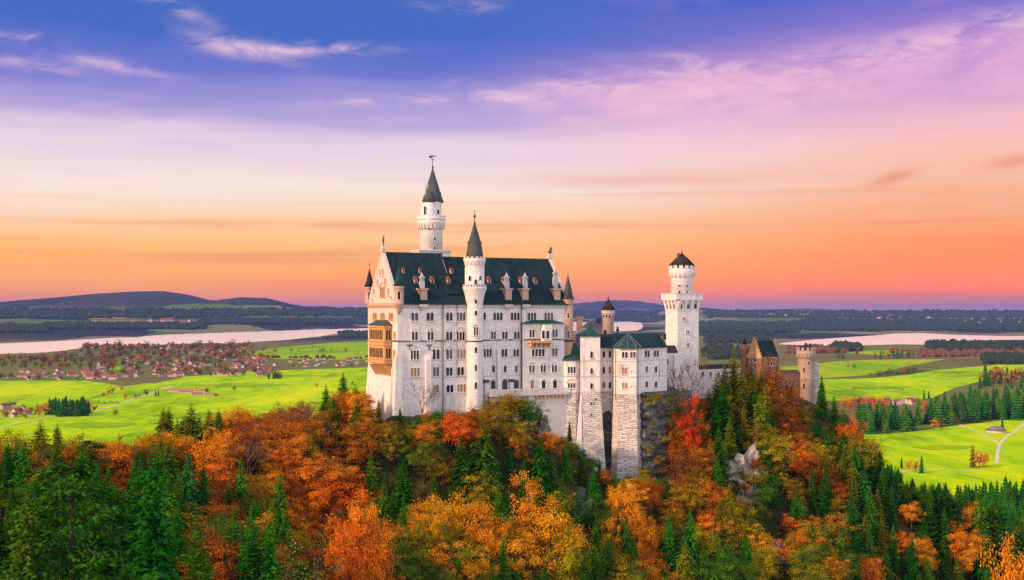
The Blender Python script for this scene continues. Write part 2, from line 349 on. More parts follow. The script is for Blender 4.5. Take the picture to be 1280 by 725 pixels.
# ------------------------------------------------------------------ mesh helpers
class MB:
    def __init__(s): s.v = []; s.f = []; s.m = []; s.s = []
    def add(s, vs, fs, mi=0, smooth=False):
        b = len(s.v); s.v += [tuple(v) for v in vs]
        for f in fs: s.f.append([i + b for i in f]); s.m.append(mi); s.s.append(smooth)
    def box(s, x0, x1, y0, y1, z0, z1, mi=0):
        s.add([(x0, y0, z0), (x1, y0, z0), (x1, y1, z0), (x0, y1, z0), (x0, y0, z1), (x1, y0, z1), (x1, y1, z1), (x0, y1, z1)],
              [(3, 2, 1, 0), (4, 5, 6, 7), (0, 1, 5, 4), (1, 2, 6, 5), (2, 3, 7, 6), (3, 0, 4, 7)], mi)
    def prism(s, pts, z0, z1, mi=0, pts_top=None):
        n = len(pts); t = pts_top or pts
        s.add([(p[0], p[1], z0) for p in pts] + [(p[0], p[1], z1) for p in t],
              [list(range(n))[::-1], list(range(n, 2 * n))] + [(i, (i + 1) % n, n + (i + 1) % n, n + i) for i in range(n)], mi)
    def pyramid(s, pts, z0, apex, mi=0):
        n = len(pts)
        s.add([(p[0], p[1], z0) for p in pts] + [apex], [list(range(n))[::-1]] + [(i, (i + 1) % n, n) for i in range(n)], mi)
    def extr_u(s, prof, u0, u1, mi=0):
        n = len(prof)     # profile in (v, z), extruded along u
        s.add([(u0, p[0], p[1]) for p in prof] + [(u1, p[0], p[1]) for p in prof],
              [list(range(n)), list(range(n, 2 * n))[::-1]] + [(i, n + i, n + (i + 1) % n, (i + 1) % n) for i in range(n)], mi)
    def lathe(s, cx, cy, prof, seg=24, mi=0, smooth=True, ph=0.0, sq=1.0):
        vs = []; fs = []
        for r, z in prof:
            for k in range(seg):
                a = 2 * math.pi * k / seg + ph
                vs.append((cx + r * math.cos(a), cy + r * math.sin(a) * sq, z))
        for j in range(len(prof) - 1):
            for k in range(seg):
                k2 = (k + 1) % seg
                fs.append((j * seg + k, j * seg + k2, (j + 1) * seg + k2, (j + 1) * seg + k))
        s.add(vs, fs, mi, smooth)
        b = len(s.v) - len(vs)
        s.f.append([b + k for k in range(seg)][::-1]); s.m.append(mi); s.s.append(False)
        e = b + (len(prof) - 1) * seg
        s.f.append([e + k for k in range(seg)]); s.m.append(mi); s.s.append(False)
    def ring_boxes(s, cx, cy, r0, r1, z0, z1, n, frac=0.5, ph=0.0, mi=0):
        if n <= 16: s.lathe(cx, cy, [(r0 + .02, z0 + .01), (r1 - .03, z0 + .01), (r1 - .03, z0 + .22), (r0 + .02, z0 + .22)], 24, mi, False)
        for k in range(n):
            a0 = 2 * math.pi * (k - frac / 2) / n + ph; a1 = 2 * math.pi * (k + frac / 2) / n + ph
            q = [(cx + r * math.cos(a), cy + r * math.sin(a)) for r, a in ((r0, a0), (r1, a0), (r1, a1), (r0, a1))]
            s.prism(q, z0, z1, mi)
    def tube(s, pts, rads, seg=5, mi=0):
        vs = []; fs = []
        for i, p in enumerate(pts):
            p = Vector(p)
            a = Vector(pts[max(i - 1, 0)]); b = Vector(pts[min(i + 1, len(pts) - 1)])
            d = (b - a).normalized() if (b - a).length > 1e-9 else Vector((0, 0, 1))
            e = d.orthogonal().normalized(); g = d.cross(e)
            for k in range(seg):
                an = 2 * math.pi * k / seg
                vs.append(tuple(p + (e * math.cos(an) + g * math.sin(an)) * rads[i]))
        for i in range(len(pts) - 1):
            for k in range(seg):
                k2 = (k + 1) % seg
                fs.append((i * seg + k, i * seg + k2, (i + 1) * seg + k2, (i + 1) * seg + k))
        s.add(vs, fs, mi, True)
        b = len(s.v) - len(vs)
        s.f.append([b + k for k in range(seg)][::-1]); s.m.append(mi); s.s.append(False)
        e = b + (len(pts) - 1) * seg
        s.f.append([e + k for k in range(seg)]); s.m.append(mi); s.s.append(False)
    def mesh(s, name, mats, off=(0, 0, 0)):
        me = bpy.data.meshes.new(name)
        me.from_pydata([(v[0] - off[0], v[1] - off[1], v[2] - off[2]) for v in s.v], [], s.f)
        for m in mats: me.materials.append(MATS[m])
        me.polygons.foreach_set('material_index', s.m); me.polygons.foreach_set('use_smooth', s.s)
        me.update(); return me
    def build(s, name, mats, parent=None, off=(0, 0, 0)):
        if isinstance(mats, str): mats = [mats]
        o = bpy.data.objects.new(name, s.mesh(name, mats, off)); COL.objects.link(o)
        if parent: o.parent = parent
        return o

def tag(o, label=None, cat=None, group=None, kind=None):
    if label: o['label'] = label
    if cat: o['category'] = cat
    if group: o['group'] = group
    if kind: o['kind'] = kind
    return o
def empty(name, loc, rz=0.0):
    o = bpy.data.objects.new(name, None); COL.objects.link(o); o.location = loc; o.rotation_euler = (0, 0, rz)
    o.empty_display_size = 1; return o

# ------------------------------------------------------------------ the ground
PLAIN = -170.0
CTRL = [(-100,170,-58),(0,170,-60),(150,170,-60),(300,170,-66),(450,170,-80),(640,170,-95),(900,170,-112),(1300,170,-132),
 (0,80,-58),(640,80,-95),(1300,80,-125),(-400,170,-58),(1700,200,-135),(-400,300,-50),(1700,500,-128),
 (0,300,-47),(150,310,-46),(300,330,-44),(400,345,-39),(455,352,-33),(0,240,-55),(200,240,-58),(350,250,-64),(450,285,-66),
 (500,344,-31),(550,348,-32),(600,352,-31),(650,360,-33),(690,364,-38),(720,368,-46),(750,369,-52),(790,370,-56),(830,374,-54),(860,392,-40),(900,402,-38),(960,420,-35),(1010,436,-33),(1034,436,-37),
 (500,390,-30),(600,400,-28),(700,410,-28),(800,425,-30),(870,430,-31),(480,430,-42),
 (600,480,-95),(800,520,-95),(950,520,-85),(300,400,-75),(150,380,-80),(0,370,-80),(-400,370,-80),
 (0,480,-140),(300,520,-150),(600,600,-165),(900,650,-165),(0,650,-170),(300,650,-170),
 (500,302,-68),(600,304,-73),(700,312,-77),(800,322,-80),(900,332,-80),(1000,350,-78),(1060,402,-60),(1100,412,-71),(1150,422,-86),(1200,432,-101),(1300,445,-116),
 (600,250,-92),(800,270,-98),(1000,290,-104),(1150,330,-112),(1300,350,-122),(400,220,-78),
 (1200,600,-127),(1300,800,-136),(1100,600,-140),(1320,600,-124),(1150,900,-168),(1300,1000,-168),(1000,700,-165),(1200,780,-140),(1500,800,-130),(1500,1050,-165)]
_c = np.array([((px - 640) / 1500 * Y, Y, z) for px, Y, z in CTRL], float)
def zt(X, Y):
    X = np.atleast_1d(np.asarray(X, float)); Y = np.atleast_1d(np.asarray(Y, float))
    num = np.zeros_like(X); den = np.zeros_like(X)
    for cx, cy, cz in _c:
        w = 1.0 / ((X - cx) ** 2 + (Y - cy) ** 2 + 30.0) ** 2
        num += w * cz; den += w
    z = num / den
    z = z + 1.3 * np.sin(X * .21 + 1.3) * np.sin(Y * .17 + X * .05) + 0.8 * np.sin(X * .53 + Y * .31)
    k = np.clip((Y - 900) / 250, 0, 1); k = k * k * (3 - 2 * k)
    return z * (1 - k) + PLAIN * k
RIDGE = [(-900, 380), (-300, 384), (-60, 380), (0, 376.5), (60, 371.5), (120, 366), (165, 363), (205, 362.5), (235, 367), (265, 375), (300, 370.5), (335, 371.5), (362, 379), (385, 383), (400, 382), (425, 384), (455, 383.5), (560, 387), (720, 386), (800, 387), (850, 386.5), (880, 384.5), (915, 387), (950, 386.5), (1010, 385.5), (1060, 388.5), (1120, 387.5), (1200, 388.5), (1240, 387.5), (1300, 388), (1700, 386), (2300, 388)]
_rx = np.array([r[0] for r in RIDGE], float); _ry = np.array([r[1] for r in RIDGE], float)
SHORE = [(-900, 4800), (-60, 5800), (0, 6100), (120, 7000), (220, 8300), (330, 9600), (460, 11300), (560, 11500), (640, 11500), (690, 17800), (812, 17800), (850, 10800), (1000, 9800), (2300, 9500)]
_sx = np.array([r[0] for r in SHORE], float); _sy = np.array([r[1] for r in SHORE], float)
def zfar(px, Y):
    yr = np.interp(px, [380, 700], [13000, 19000])
    sh = np.interp(px, _sx, _sy) + 150
    zr = (388 - np.interp(px, _rx, _ry)) / 1500 * yr
    t = np.clip((Y - sh) / (yr - sh), 0, 1)
    X = (px - 640) / 1500 * Y
    hump = 14 * np.sin(X / 420 + Y / 900) * np.sin(Y / 640 - X / 1300) + 8 * np.sin(X / 170 + 1) * np.sin(Y / 260)
    z = PLAIN + (zr - PLAIN) * t ** 1.5 + hump * np.clip(t * 4, 0, 1) * np.where(t < 1, 1 - t * 0.6, .4)
    back = np.clip((Y - yr) / 9000, 0, 1)
    return np.where(Y > yr, zr - (zr + 120) * back, z)
def make_ground():
    ys = list(np.exp(np.arange(math.log(60), math.log(1200), .016))) + list(np.exp(np.arange(math.log(1200), math.log(60000), .03)))
    px = np.concatenate([np.arange(-1400, -100, 60), np.arange(-100, 1380, 8), np.arange(1380, 2700, 60)]).astype(float)
    nx = len(px); vs = []
    for Y in ys:
        X = (px - 640) / 1500 * Y
        if Y < 1200: z = zt(X, np.full(nx, Y))
        else: z = zfar(px, np.full(nx, Y))
        vs.append(np.stack([X, np.full(nx, Y), z], 1))
    vs = np.concatenate(vs)
    f = []
    for j in range(len(ys) - 1):
        for i in range(nx - 1):
            a = j * nx + i; f.append((a, a + 1, a + nx + 1, a + nx))
    me = bpy.data.meshes.new('ground'); me.from_pydata(vs.tolist(), [], f); me.materials.append(MATS['ground'])
    me.polygons.foreach_set('use_smooth', [True] * len(f)); me.update()
    o = bpy.data.objects.new('ground', me); COL.objects.link(o); tag(o, kind='structure')
make_ground()
def hit(px, py):
    """where the sight line through a photo pixel meets the near terrain"""
    ys = np.arange(140, 1100, 1.0)
    X = (px - 640) / 1500 * ys; z = (388 - py) / 1500 * ys
    g = zt(X, ys); k = np.argmax(z < g)
    Y = ys[k] if z[k] < g[k] else 1100.0
    return ((px - 640) / 1500 * Y, Y, (388 - py) / 1500 * Y)
def plain(px, py, z=PLAIN):
    Y = -z * 1500 / (py - 388)
    return ((px - 640) / 1500 * Y, Y, z)
def sheet(name, poly, m, dz, kind='structure', smooth_edges=True):
    pts = [plain(*p) for p in poly]
    if smooth_edges:                        # soften the outline with in-between points
        q = []
        for i, a in enumerate(pts):
            b = pts[(i + 1) % len(pts)]
            L = math.dist(a, b)
            for k in range(6):
                t = k / 6; j = 0.02 * L * math.sin(k * 1.05) * rnd.uniform(-1, 1)
                q.append((a[0] + (b[0] - a[0]) * t + j * .6, a[1] + (b[1] - a[1]) * t + j))
        pts = q
    bm = bmesh.new(); vs = [bm.verts.new((p[0], p[1], PLAIN + dz)) for p in pts]
    bm.faces.new(vs); bmesh.ops.triangulate(bm, faces=bm.faces[:])
    bm.normal_update()
    for f in bm.faces:
        if f.normal.z < 0: f.normal_flip()
    me = bpy.data.meshes.new(name); bm.to_mesh(me); bm.free(); me.materials.append(MATS[m])
    o = bpy.data.objects.new(name, me); COL.objects.link(o); tag(o, kind=kind); return o
# fields
sheet('field', [(-260, 476), (108, 476), (135, 480), (155, 483), (178, 480), (200, 478), (230, 471), (290, 467), (352, 463), (470, 459), (560, 462), (640, 470), (640, 600), (300, 640), (-260, 640)], 'field_lime', 0.5)
sheet('field', [(312, 441), (335, 436), (365, 433), (400, 430), (430, 427), (500, 424), (560, 424), (560, 449), (440, 450), (330, 449)], 'field_green', 0.5)
sheet('field', [(205, 466), (250, 461), (262, 455), (230, 456), (208, 459)], 'field_dry', 0.4)
sheet('field', [(120, 460), (150, 457), (158, 462), (130, 464)], 'field_green', 0.4)
sheet('field', [(1012, 457), (1040, 452), (1100, 449.5), (1184, 449), (1150, 455), (1112, 463), (1085, 469), (1030, 473), (900, 471), (880, 460)], 'field_green', 0.5)
sheet('field', [(860, 476), (1000, 474), (1060, 474), (1092, 473), (1140, 468), (1168, 463), (1250, 456), (1330, 452), (1330, 470), (1236, 474), (1192, 486), (1162, 499), (1100, 501), (860, 503)], 'field_lime', 0.55)
sheet('field', [(900, 546), (1100, 543), (1141, 540), (1200, 532), (1250, 526), (1400, 515), (1400, 640), (900, 640)], 'field_lime', 0.5)
sheet('field', [(1056, 441), (1085, 438), (1120, 438), (1140, 441), (1100, 444.5)], 'field_green', 0.5)
sheet('field', [(1150, 447), (1200, 444), (1280, 441), (1340, 441), (1340, 444), (1230, 448)], 'field_dry', 0.4)
for (cx, cy, w, h) in ((300, 482, 60, 2.5), (370, 470, 60, 1.2), (250, 520, 60, 4), (120, 532, 50, 4), (1100, 485, 40, 2), (1200, 470, 30, 1.5), (1180, 560, 40, 3)):
    sheet('field', [(cx - w, cy), (cx - w * .3, cy - h), (cx + w, cy - h * .6), (cx + w * .7, cy + h * .5), (cx - w * .4, cy + h)], 'field_green' if cx != 60 else 'field_dry', 0.9)
# lakes
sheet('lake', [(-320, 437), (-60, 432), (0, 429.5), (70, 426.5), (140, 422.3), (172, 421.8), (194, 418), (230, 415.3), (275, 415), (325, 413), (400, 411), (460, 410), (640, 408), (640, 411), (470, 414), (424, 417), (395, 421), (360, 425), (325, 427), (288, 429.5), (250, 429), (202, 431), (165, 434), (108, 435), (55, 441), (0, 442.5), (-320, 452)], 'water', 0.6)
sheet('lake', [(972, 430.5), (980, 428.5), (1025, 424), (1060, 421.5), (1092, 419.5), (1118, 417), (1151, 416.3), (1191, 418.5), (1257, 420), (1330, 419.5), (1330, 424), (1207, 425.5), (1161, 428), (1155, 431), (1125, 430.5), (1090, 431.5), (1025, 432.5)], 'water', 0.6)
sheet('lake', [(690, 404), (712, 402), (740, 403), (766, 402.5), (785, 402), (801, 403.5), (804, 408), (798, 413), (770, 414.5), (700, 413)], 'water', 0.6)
# tracks on the near meadow
def ribbon(name, pts, w, m, dz):
    mb = MB(); P = [Vector((plain(*p)[0], plain(*p)[1], PLAIN + dz)) for p in pts]
    vs = []
    for i, p in enumerate(P):
        d = (P[min(i + 1, len(P) - 1)] - P[max(i - 1, 0)]); d.z = 0; d.normalize(); n = Vector((-d.y, d.x, 0))
        vs += [p + n * w / 2, p - n * w / 2]
    mb.add(vs, [(2 * i, 2 * i + 1, 2 * i + 3, 2 * i + 2) for i in range(len(P) - 1)])
    o = mb.build(name, m); tag(o, kind='structure')
ribbon('path', [(1199, 531), (1212, 535.5), (1228, 543), (1240, 549), (1250, 557)], 3.0, 'road', 0.62)
ribbon('path', [(1330, 515), (1290, 524), (1279, 531), (1270, 539), (1258, 546), (1250, 555), (1247, 566), (1246, 580)], 4.2, 'road', 0.66)
ribbon('path', [(-120, 545), (0, 534), (22, 529), (60, 521.5), (110, 517), (150, 505), (172, 497), (215, 483)], 4.5, 'road', 0.62)
ribbon('path', [(1080, 606), (1120, 592), (1140, 588), (1180, 587), (1230, 590)], 4, 'road', 0.62)

# far lilac ridge beyond the plain
def far_hill():
    mb = MB(); prof = [(600, 384), (660, 383), (715, 379.5), (735, 378), (755, 376), (775, 375.2), (795, 376), (815, 379), (832, 381.5), (870, 385.5), (930, 388)]
    px = np.arange(600, 931, 6.0); zz = (388 - np.interp(px, [p[0] for p in prof], [p[1] for p in prof])) / 1500 * 27000
    n = len(px); vs = []
    for Yk, k in ((24000, 0.0), (25200, .6), (27000, 1.0), (29000, .7), (33000, 0.0)):
        for p, z in zip(px, zz):
            base = -140
            vs.append(((p - 640) / 1500 * 27000 + (Yk - 27000) * .02, Yk, base + (z - base) * k + 6 * math.sin(p * .37 + Yk)))
    mb.add(vs, [(j * n + i, j * n + i + 1, (j + 1) * n + i + 1, (j + 1) * n + i) for j in range(4) for i in range(n - 1)], 0, True)
    o = mb.build('hill', 'ground'); tag(o, kind='structure')
far_hill()

# ------------------------------------------------------------------ the castle frame
YAW = R(26.8)
F0 = Vector((-33.3, 348.9, 0))
D2 = Vector((math.cos(YAW), math.sin(YAW), 0)); N2 = Vector((-math.sin(YAW), math.cos(YAW), 0))
CAML = Vector((-F0.dot(D2), -F0.dot(N2), 0))
def w2l(X, Y): p = Vector((X, Y, 0)) - F0; return (p.dot(D2), p.dot(N2))
def l2w(u, v): p = F0 + D2 * u + N2 * v; return (p.x, p.y)
def pl(px, Y): return w2l((px - 640) / 1500 * Y, Y)
def zp(py, Y): return (388 - py) / 1500 * Y
class Frame:
    """a wall plane: origin, direction to the right as seen from outside, direction outwards (castle axes)"""
    def __init__(s, o, r, n): s.o = Vector(o); s.r = Vector(r).normalized(); s.n = Vector(n).normalized()
    def at(s, px, py):
        d = Vector(((px - 640) / 1500, 1, (388 - py) / 1500)); dl = Vector((d.dot(D2), d.dot(N2), d.z))
        t = (s.o - CAML).dot(s.n) / dl.dot(s.n); p = CAML + dl * t - s.o
        return (p.dot(s.r), p.z)
    def p(s, x, z, out=0.0): q = s.o + s.r * x + s.n * out; return (q.x, q.y, s.o.z + z)
def edge_frame(a, b):
    r = Vector((b[0] - a[0], b[1] - a[1], 0)); n = Vector((r.y, -r.x, 0))
    mid = Vector((a[0], a[1], 0))
    if n.dot(CAML - mid) < 0: n = -n
    return Frame((a[0], a[1], 0), r, n)
def tang_frame(cx, cy, rr, px=None):
    """plane touching a round tower on the side of the camera"""
    d = Vector((CAML.x - cx, CAML.y - cy, 0)).normalized()
    if px is not None:
        # turn so that the touch point projects to px
        best = None
        for a in np.arange(-1.3, 1.31, .02):
            q = Matrix.Rotation(a, 3, 'Z') @ d; w = l2w(cx + q.x * rr, cy + q.y * rr)
            e = abs(640 + 1500 * w[0] / w[1] - px)
            if best is None or e < best[0]: best = (e, q)
        d = best[1]
    r = Vector((-d.y, d.x, 0))
    return Frame((cx + d.x * rr, cy + d.y * rr, 0), r, d)

class Thing:
    def __init__(s, name, label, cat, u, v, z, group=None):
        x, y = l2w(u, v); s.off = (u, v, z)
        s.o = tag(empty(name, (x, y, z), YAW), label, cat, group)
    def part(s, name, mb, mats, parent=None): return mb.build(name, mats, parent or s.o, s.off)

def window(th, fr, px0, px1, py0, py1, n=1, round_head=True, hood=False, parent=None, pane='glass_dark', stone_='trim_stone', flat=False, one=False, sill=True):
    x0, z1 = fr.at(px0, py0); x1, z0 = fr.at(px1, py1)
    if x1 < x0: x0, x1 = x1, x0
    return window_m(th, fr, x0, x1, z0, z1, n, round_head, hood, parent, pane, stone_, one, sill)
def window_m(th, fr, x0, x1, z0, z1, n=1, round_head=True, hood=False, parent=None, pane='glass_dark', stone_='trim_stone', one=False, sill=True):
    if stone_ == 'trim_stone': stone_ = 'limestone'
    if pane == 'glass_dark': pane = rnd.choice(('glass_dark', 'glass_dark', 'glass_dark', 'glass_black', 'glass_mid'))
    x0 -= .11; x1 += .11; z1 += .08
    g = 0.26 if n > 1 else 0
    w = (x1 - x0 - g * (n - 1)) / n
    fm = MB(); pm = MB(); fi = 0
    for i in range(n):
        a = x0 + i * (w + g); b = a + w; r = w / 2; c = a + r
        zs = z1 - r if round_head else z1
        con = [(a, z0), (a, zs)] + ([(c - r * math.cos(t * math.pi / 6), zs + r * math.sin(t * math.pi / 6)) for t in range(1, 6)] if round_head else []) + [(b, zs), (b, z0)]
        k = 0.10
        out = []
        for (x, z) in con:
            dx = -k if x < c - 1e-6 else (k if x > c + 1e-6 else 0)
            if round_head and z > zs + 1e-6:
                q = Vector((x - c, z - zs)).normalized() * k; out.append((x + q.x, z + q.y))
            else: out.append((x + dx, z + (k if (not round_head and abs(z - zs) < 1e-6) else 0)))
        m = len(con); O = 0.20
        vs = [fr.p(x, z, O) for x, z in con] + [fr.p(x, z, O) for x, z in out] + [fr.p(x, z, -0.02) for x, z in con] + [fr.p(x, z, -0.02) for x, z in out]
        fs = []
        for j in range(m - 1):
            fs += [(j, j + 1, m + j + 1, m + j), (j, 2 * m + j, 2 * m + j + 1, j + 1), (m + j, m + j + 1, 3 * m + j + 1, 3 * m + j)]
        fm.add(vs, fs)
        pm.add([fr.p(x, z, 0.035) for x, z in con], [list(range(m))])
    if sill:
        def bx(xa, xb, za, zb, o):
            vs = [fr.p(x, z, q) for q in (-.02, o) for x, z in ((xa, za), (xb, za), (xb, zb), (xa, zb))]
            fm.add(vs, [(4, 5, 6, 7), (0, 1, 5, 4), (1, 2, 6, 5), (2, 3, 7, 6), (3, 0, 4, 7)])
        bx(x0 - .3, x1 + .3, z0 - .25, z0 - .003, .34)
    if hood:
        c = (x0 + x1) / 2; ra = (x1 - x0) / 2 + .30; zs = z1 - (w / 2 if round_head else 0) + .15
        vs = []; fs = []; m = 9
        for O in (.24, -.02):
            for rr in (ra, ra + .2):
                for t in range(m): a = math.pi * t / (m - 1); vs.append(fr.p(c - rr * math.cos(a), zs + rr * math.sin(a) * .95, O))
        for j in range(m - 1): fs += [(j, j + 1, m + j + 1, m + j), (j, 2 * m + j, 2 * m + j + 1, j + 1), (m + j, m + j + 1, 3 * m + j + 1, 3 * m + j)]
        fm.add(vs, fs)
    if one:
        nv = len(fm.v)
        fm.v += pm.v; fm.f += [[i + nv for i in f] for f in pm.f]; fm.m += [1] * len(pm.f); fm.s += pm.s
        return th.part('window', fm, [stone_, pane], parent)
    wo = th.part('window', fm, [stone_], parent)
    pm.build('pane', [pane], wo, th.off)
    return wo

def skin_figure(name, verts, edges, radii, m, parent=None, loc=(0, 0, 0), scale=1.0, rz=0.0, sub=1):
    me = bpy.data.meshes.new(name); me.from_pydata([Vector(v) * scale for v in verts], edges, [])
    o = bpy.data.objects.new(name, me); COL.objects.link(o)
    me.materials.append(MATS[m])
    o.modifiers.new('skin', 'SKIN'); me.skin_vertices
    for sv, r in zip(me.skin_vertices[0].data, radii): sv.radius = (r * scale, r * scale)
    me.skin_vertices[0].data[0].use_root = True
    ss = o.modifiers.new('sub', 'SUBSURF'); ss.levels = sub; ss.render_levels = sub
    o.location = loc; o.rotation_euler = (0, 0, rz)
    if parent: o.parent = parent
    return o

# ------------------------------------------------------------------ the palace
UL = Frame((0, 0, 0), (1, 0, 0), (0, -1, 0)).at(712, 400)[0]
W = 24.8
ZE, ZR1, ZR2 = 2.0, 17.4, 16.4
pal = Thing('palace', 'long white palace with steep dark teal roof and tall gable, largest building of the castle', 'castle building', UL / 2, W / 2, -32)
fs = Frame((0, 0, 0), (1, 0, 0), (0, -1, 0))            # south front
fg = Frame((-.07, 0, 0), (0, -1, 0), (-1, 0, 0))           # gable end on the left
us = fs.at(571, 330)[0]
mb = MB()
mb.extr_u([(0, -48), (0, ZE), (W / 2, ZR1 - .6), (W, ZE), (W, -48)], 0, us + .4)
mb.extr_u([(0, -48), (0, ZE), (W / 2, ZR2 - .6), (W, ZE), (W, -48)], us + .4, UL)
# battered foot of the gable end and corner piers
mb.prism([(-2.4, 4), (0, 4), (0, W + .6), (-2.4, W + .6)], -48, -17, 0, [(-.05, 4), (0, 4), (0, W), (-.05, W)])
mb.prism([(-2.2, -1.2), (2.0, -1.2), (2.0, 2.2), (-2.2, 2.2)], -48, -13, 0, [(-.5, -.35), (1.1, -.35), (1.1, 1.1), (-.5, 1.1)])
wall = pal.part('wall', mb, 'limestone')
# projecting bay on the right of the front
ub0 = fs.at(651.5, 430)[0]; ub1 = fs.at(702, 430)[0]
zb = zp(404.5, 372)
mb = MB(); mb.box(ub0, ub1, -1.3, -.005, -48, zb); bay = pal.part('projecting_bay', mb, 'limestone')
fb = Frame((0, -1.3, 0), (1, 0, 0), (0, -1, 0))
mb = MB(); mb.prism([(ub0 - .5, -2.1), (ub1 + .5, -2.1), (ub1 + .5, -.01), (ub0 - .5, -.01)], zb + .003, zb + 1.15, 0, [(ub0 + 3.2, -.3), (ub1 - 3.4, -.3), (ub1 - 3.4, -.01), (ub0 + 3.2, -.01)])
pal.part('bay_roof', mb, 'roof_green', bay)
# roof
mb = MB()
mb.extr_u([(-.75, ZE - .15), (W / 2, ZR1), (W + .75, ZE - .15)], .75, us)
mb.extr_u([(-.75, ZE - .16), (W / 2, ZR2), (W + .75, ZE - .16)], us, UL - .75)
roof = pal.part('roof', mb, 'roof_teal')
mb = MB(); mb.box(-.1, UL, -.98, -.55, ZE - .32, ZE - .02); pal.part('gutter', mb, 'roof_green', roof)
mb = MB(); mb.box(.9, us - .1, W / 2 - .15, W / 2 + .15, ZR1 - .15, ZR1 + .18); mb.box(us + .1, UL - .9, W / 2 - .15, W / 2 + .15, ZR2 - .15, ZR2 + .18); mb.box(us - .2, us + .2, W / 2 - 1.2, W / 2 + 1.2, ZR2 - .9, ZR1 + .22)
pal.part('ridge_capping', mb, 'lead_dark', roof)
# gable parapets
for (ua, ub, zr, m) in ((-.18, .8, ZR1, 'trim_stone'), (UL - .8, UL + .18, ZR2, 'trim_stone')):
    mb = MB()
    p1 = [(-1.0, ZE - .8), (W / 2, zr + .55), (W / 2, zr - .75), (.15, ZE - .8)]
    p2 = [(W + 1.0, ZE - .8), (W / 2 + .001, zr + .55), (W / 2 + .001, zr - .75), (W - .15, ZE - .8)]
    mb.extr_u(p1, ua, ub); mb.extr_u(p2[::-1], ua, ub); mb.box(ua - .2, ub + .1, W / 2 - .8, W / 2 + .8, zr + .3, zr + 1.3)
    pal.part('gable_parapet', mb, m)
mb = MB(); mb.extr_u([(.02, zp(403, 352)), (.02, ZE - .3), (W / 2, ZR1 - .62), (W - .02, ZE - .3), (W - .02, zp(403, 352))], -.07, -.004); pal.part('gable', mb, 'gable_sunlight_tint')
# cornice of the gable end
mb = MB(); mb.box(-.5, -.005, -.3, W + .3, zp(382.5, 352), zp(378.5, 352)); mb.box(-.3, -.006, 0, W, zp(384.6, 352), zp(383.2, 352))
pal.part('cornice', mb, 'sandstone')
# string courses and eaves frieze
zs = zp(426.5, 349)
mb = MB(); mb.box(-.2, ub0 - .3, -.22, -.004, zs - .16, zs + .16); mb.box(-.22, -.006, 0, W, zs - .16, zs + .16); pal.part('string_course', mb, 'lead_dark')
mb = MB(); mb.box(ub0, ub1, -1.5, -1.304, zs - .15, zs + .15); pal.part('string_course', mb, 'lead_dark')
zs2 = zp(473, 349)
mb = MB(); mb.box(-.1, ub0 - .3, -.16, -.004, zs2 - .12, zs2 + .12); pal.part('string_course', mb, 'trim_stone')
mb = MB(); u = .6
while u < UL - .5: mb.box(u, u + .34, -.34, -.004, ZE - 1.35, ZE - .36); u += .82
mb.box(0, UL, -.36, -.005, ZE - .85, ZE - .352)
pal.part('eaves_frieze', mb, 'trim_stone')
for px, yb in ((553, 520), (651, 500), (570.5, 473)):
    u = fs.at(px, 430)[0]; mb = MB(); mb.lathe(u, -.45, [(.17 if px != 570.5 else .09, zp(yb, 352)), (.17 if px != 570.5 else .09, ZE - .4)], 8); pal.part('downpipe', mb, 'pipe_dark')
# shallow buttresses on the front
for (pa, pb, ya, yb) in ((531, 537.5, 449, 530), (620.5, 625, 441, 500), (604.8, 608.5, 480, 500), (636, 640, 480, 498)):
    ua = fs.at(pa, 460)[0]; uc = fs.at(pb, 460)[0]; mb = MB(); mb.prism([(ua, -1.0), (uc, -1.0), (uc, -.004), (ua, -.004)], -48, zp(ya, 355), 0); mb.prism([(ua, -1.0), (uc, -1.0), (uc, -.004), (ua, -.004)], zp(ya, 355) + .002, zp(ya, 355) + 1.4, 0, [(ua, -.1), (uc, -.1), (uc, -.004), (ua, -.004)])
    b = pal.part('buttress', mb, 'limestone')
    if ya == 480:
        mb = MB(); mb.prism([(ua - .25, -1.35), (uc + .25, -1.35), (uc + .25, -.01), (ua - .25, -.01)], zp(ya, 355) + .1, zp(ya, 355) + .9, 0); pal.part('cap', mb, 'lead_dark', b)
# windows of the front
A = [(514.3, 522, 391, 401, 2), (533.6, 541.3, 391, 401, 2), (558, 565, 391, 401, 2), (571, 581, 391, 401, 3), (604.7, 606.7, 391, 399.5, 1), (617, 627.5, 391, 400, 3), (638.6, 648.8, 391, 400, 3), (660, 669.5, 391, 400, 3), (680.5, 690.7, 391, 400, 3)]
for a in A: window(pal, fs, *a)
for a in [(515, 521.5, 415, 425.3, 2), (534.7, 541.3, 415, 425.3, 2), (558, 564.5, 415, 425.3, 2), (571, 580, 415, 425.3, 3), (614, 619, 414.8, 424, 2), (628, 633.6, 414.8, 424, 2), (643, 648.6, 414.8, 424, 2)]: window(pal, fs, *a, True, True)
for a in [(513.7, 523, 438, 449, 3), (541, 549, 437, 449, 2), (558, 564.5, 437, 448.5, 2), (572, 581, 437, 448, 3), (605, 613.7, 436.5, 446, 3), (627, 633.5, 436.5, 445.8, 2), (642, 648, 436.5, 445.5, 2)]: window(pal, fs, *a, True, True, None, 'glass_dark' if a[0] != 572 else 'shutter_tan')
for a in [(513.7, 524, 460, 470.5, 3, 'shutter_tan'), (541.7, 548, 459, 470, 2, 0), (558, 565, 459.5, 469.5, 2, 0), (572, 579, 459, 468.8, 2, 0), (615.3, 617.9, 457, 465.5, 1, 0), (630, 632.4, 457, 465.5, 1, 0), (644, 646.4, 457, 465.3, 1, 0)]:
    window(pal, fs, *a[:5], True, a[0] == 541.7, None, a[5] or 'glass_dark')
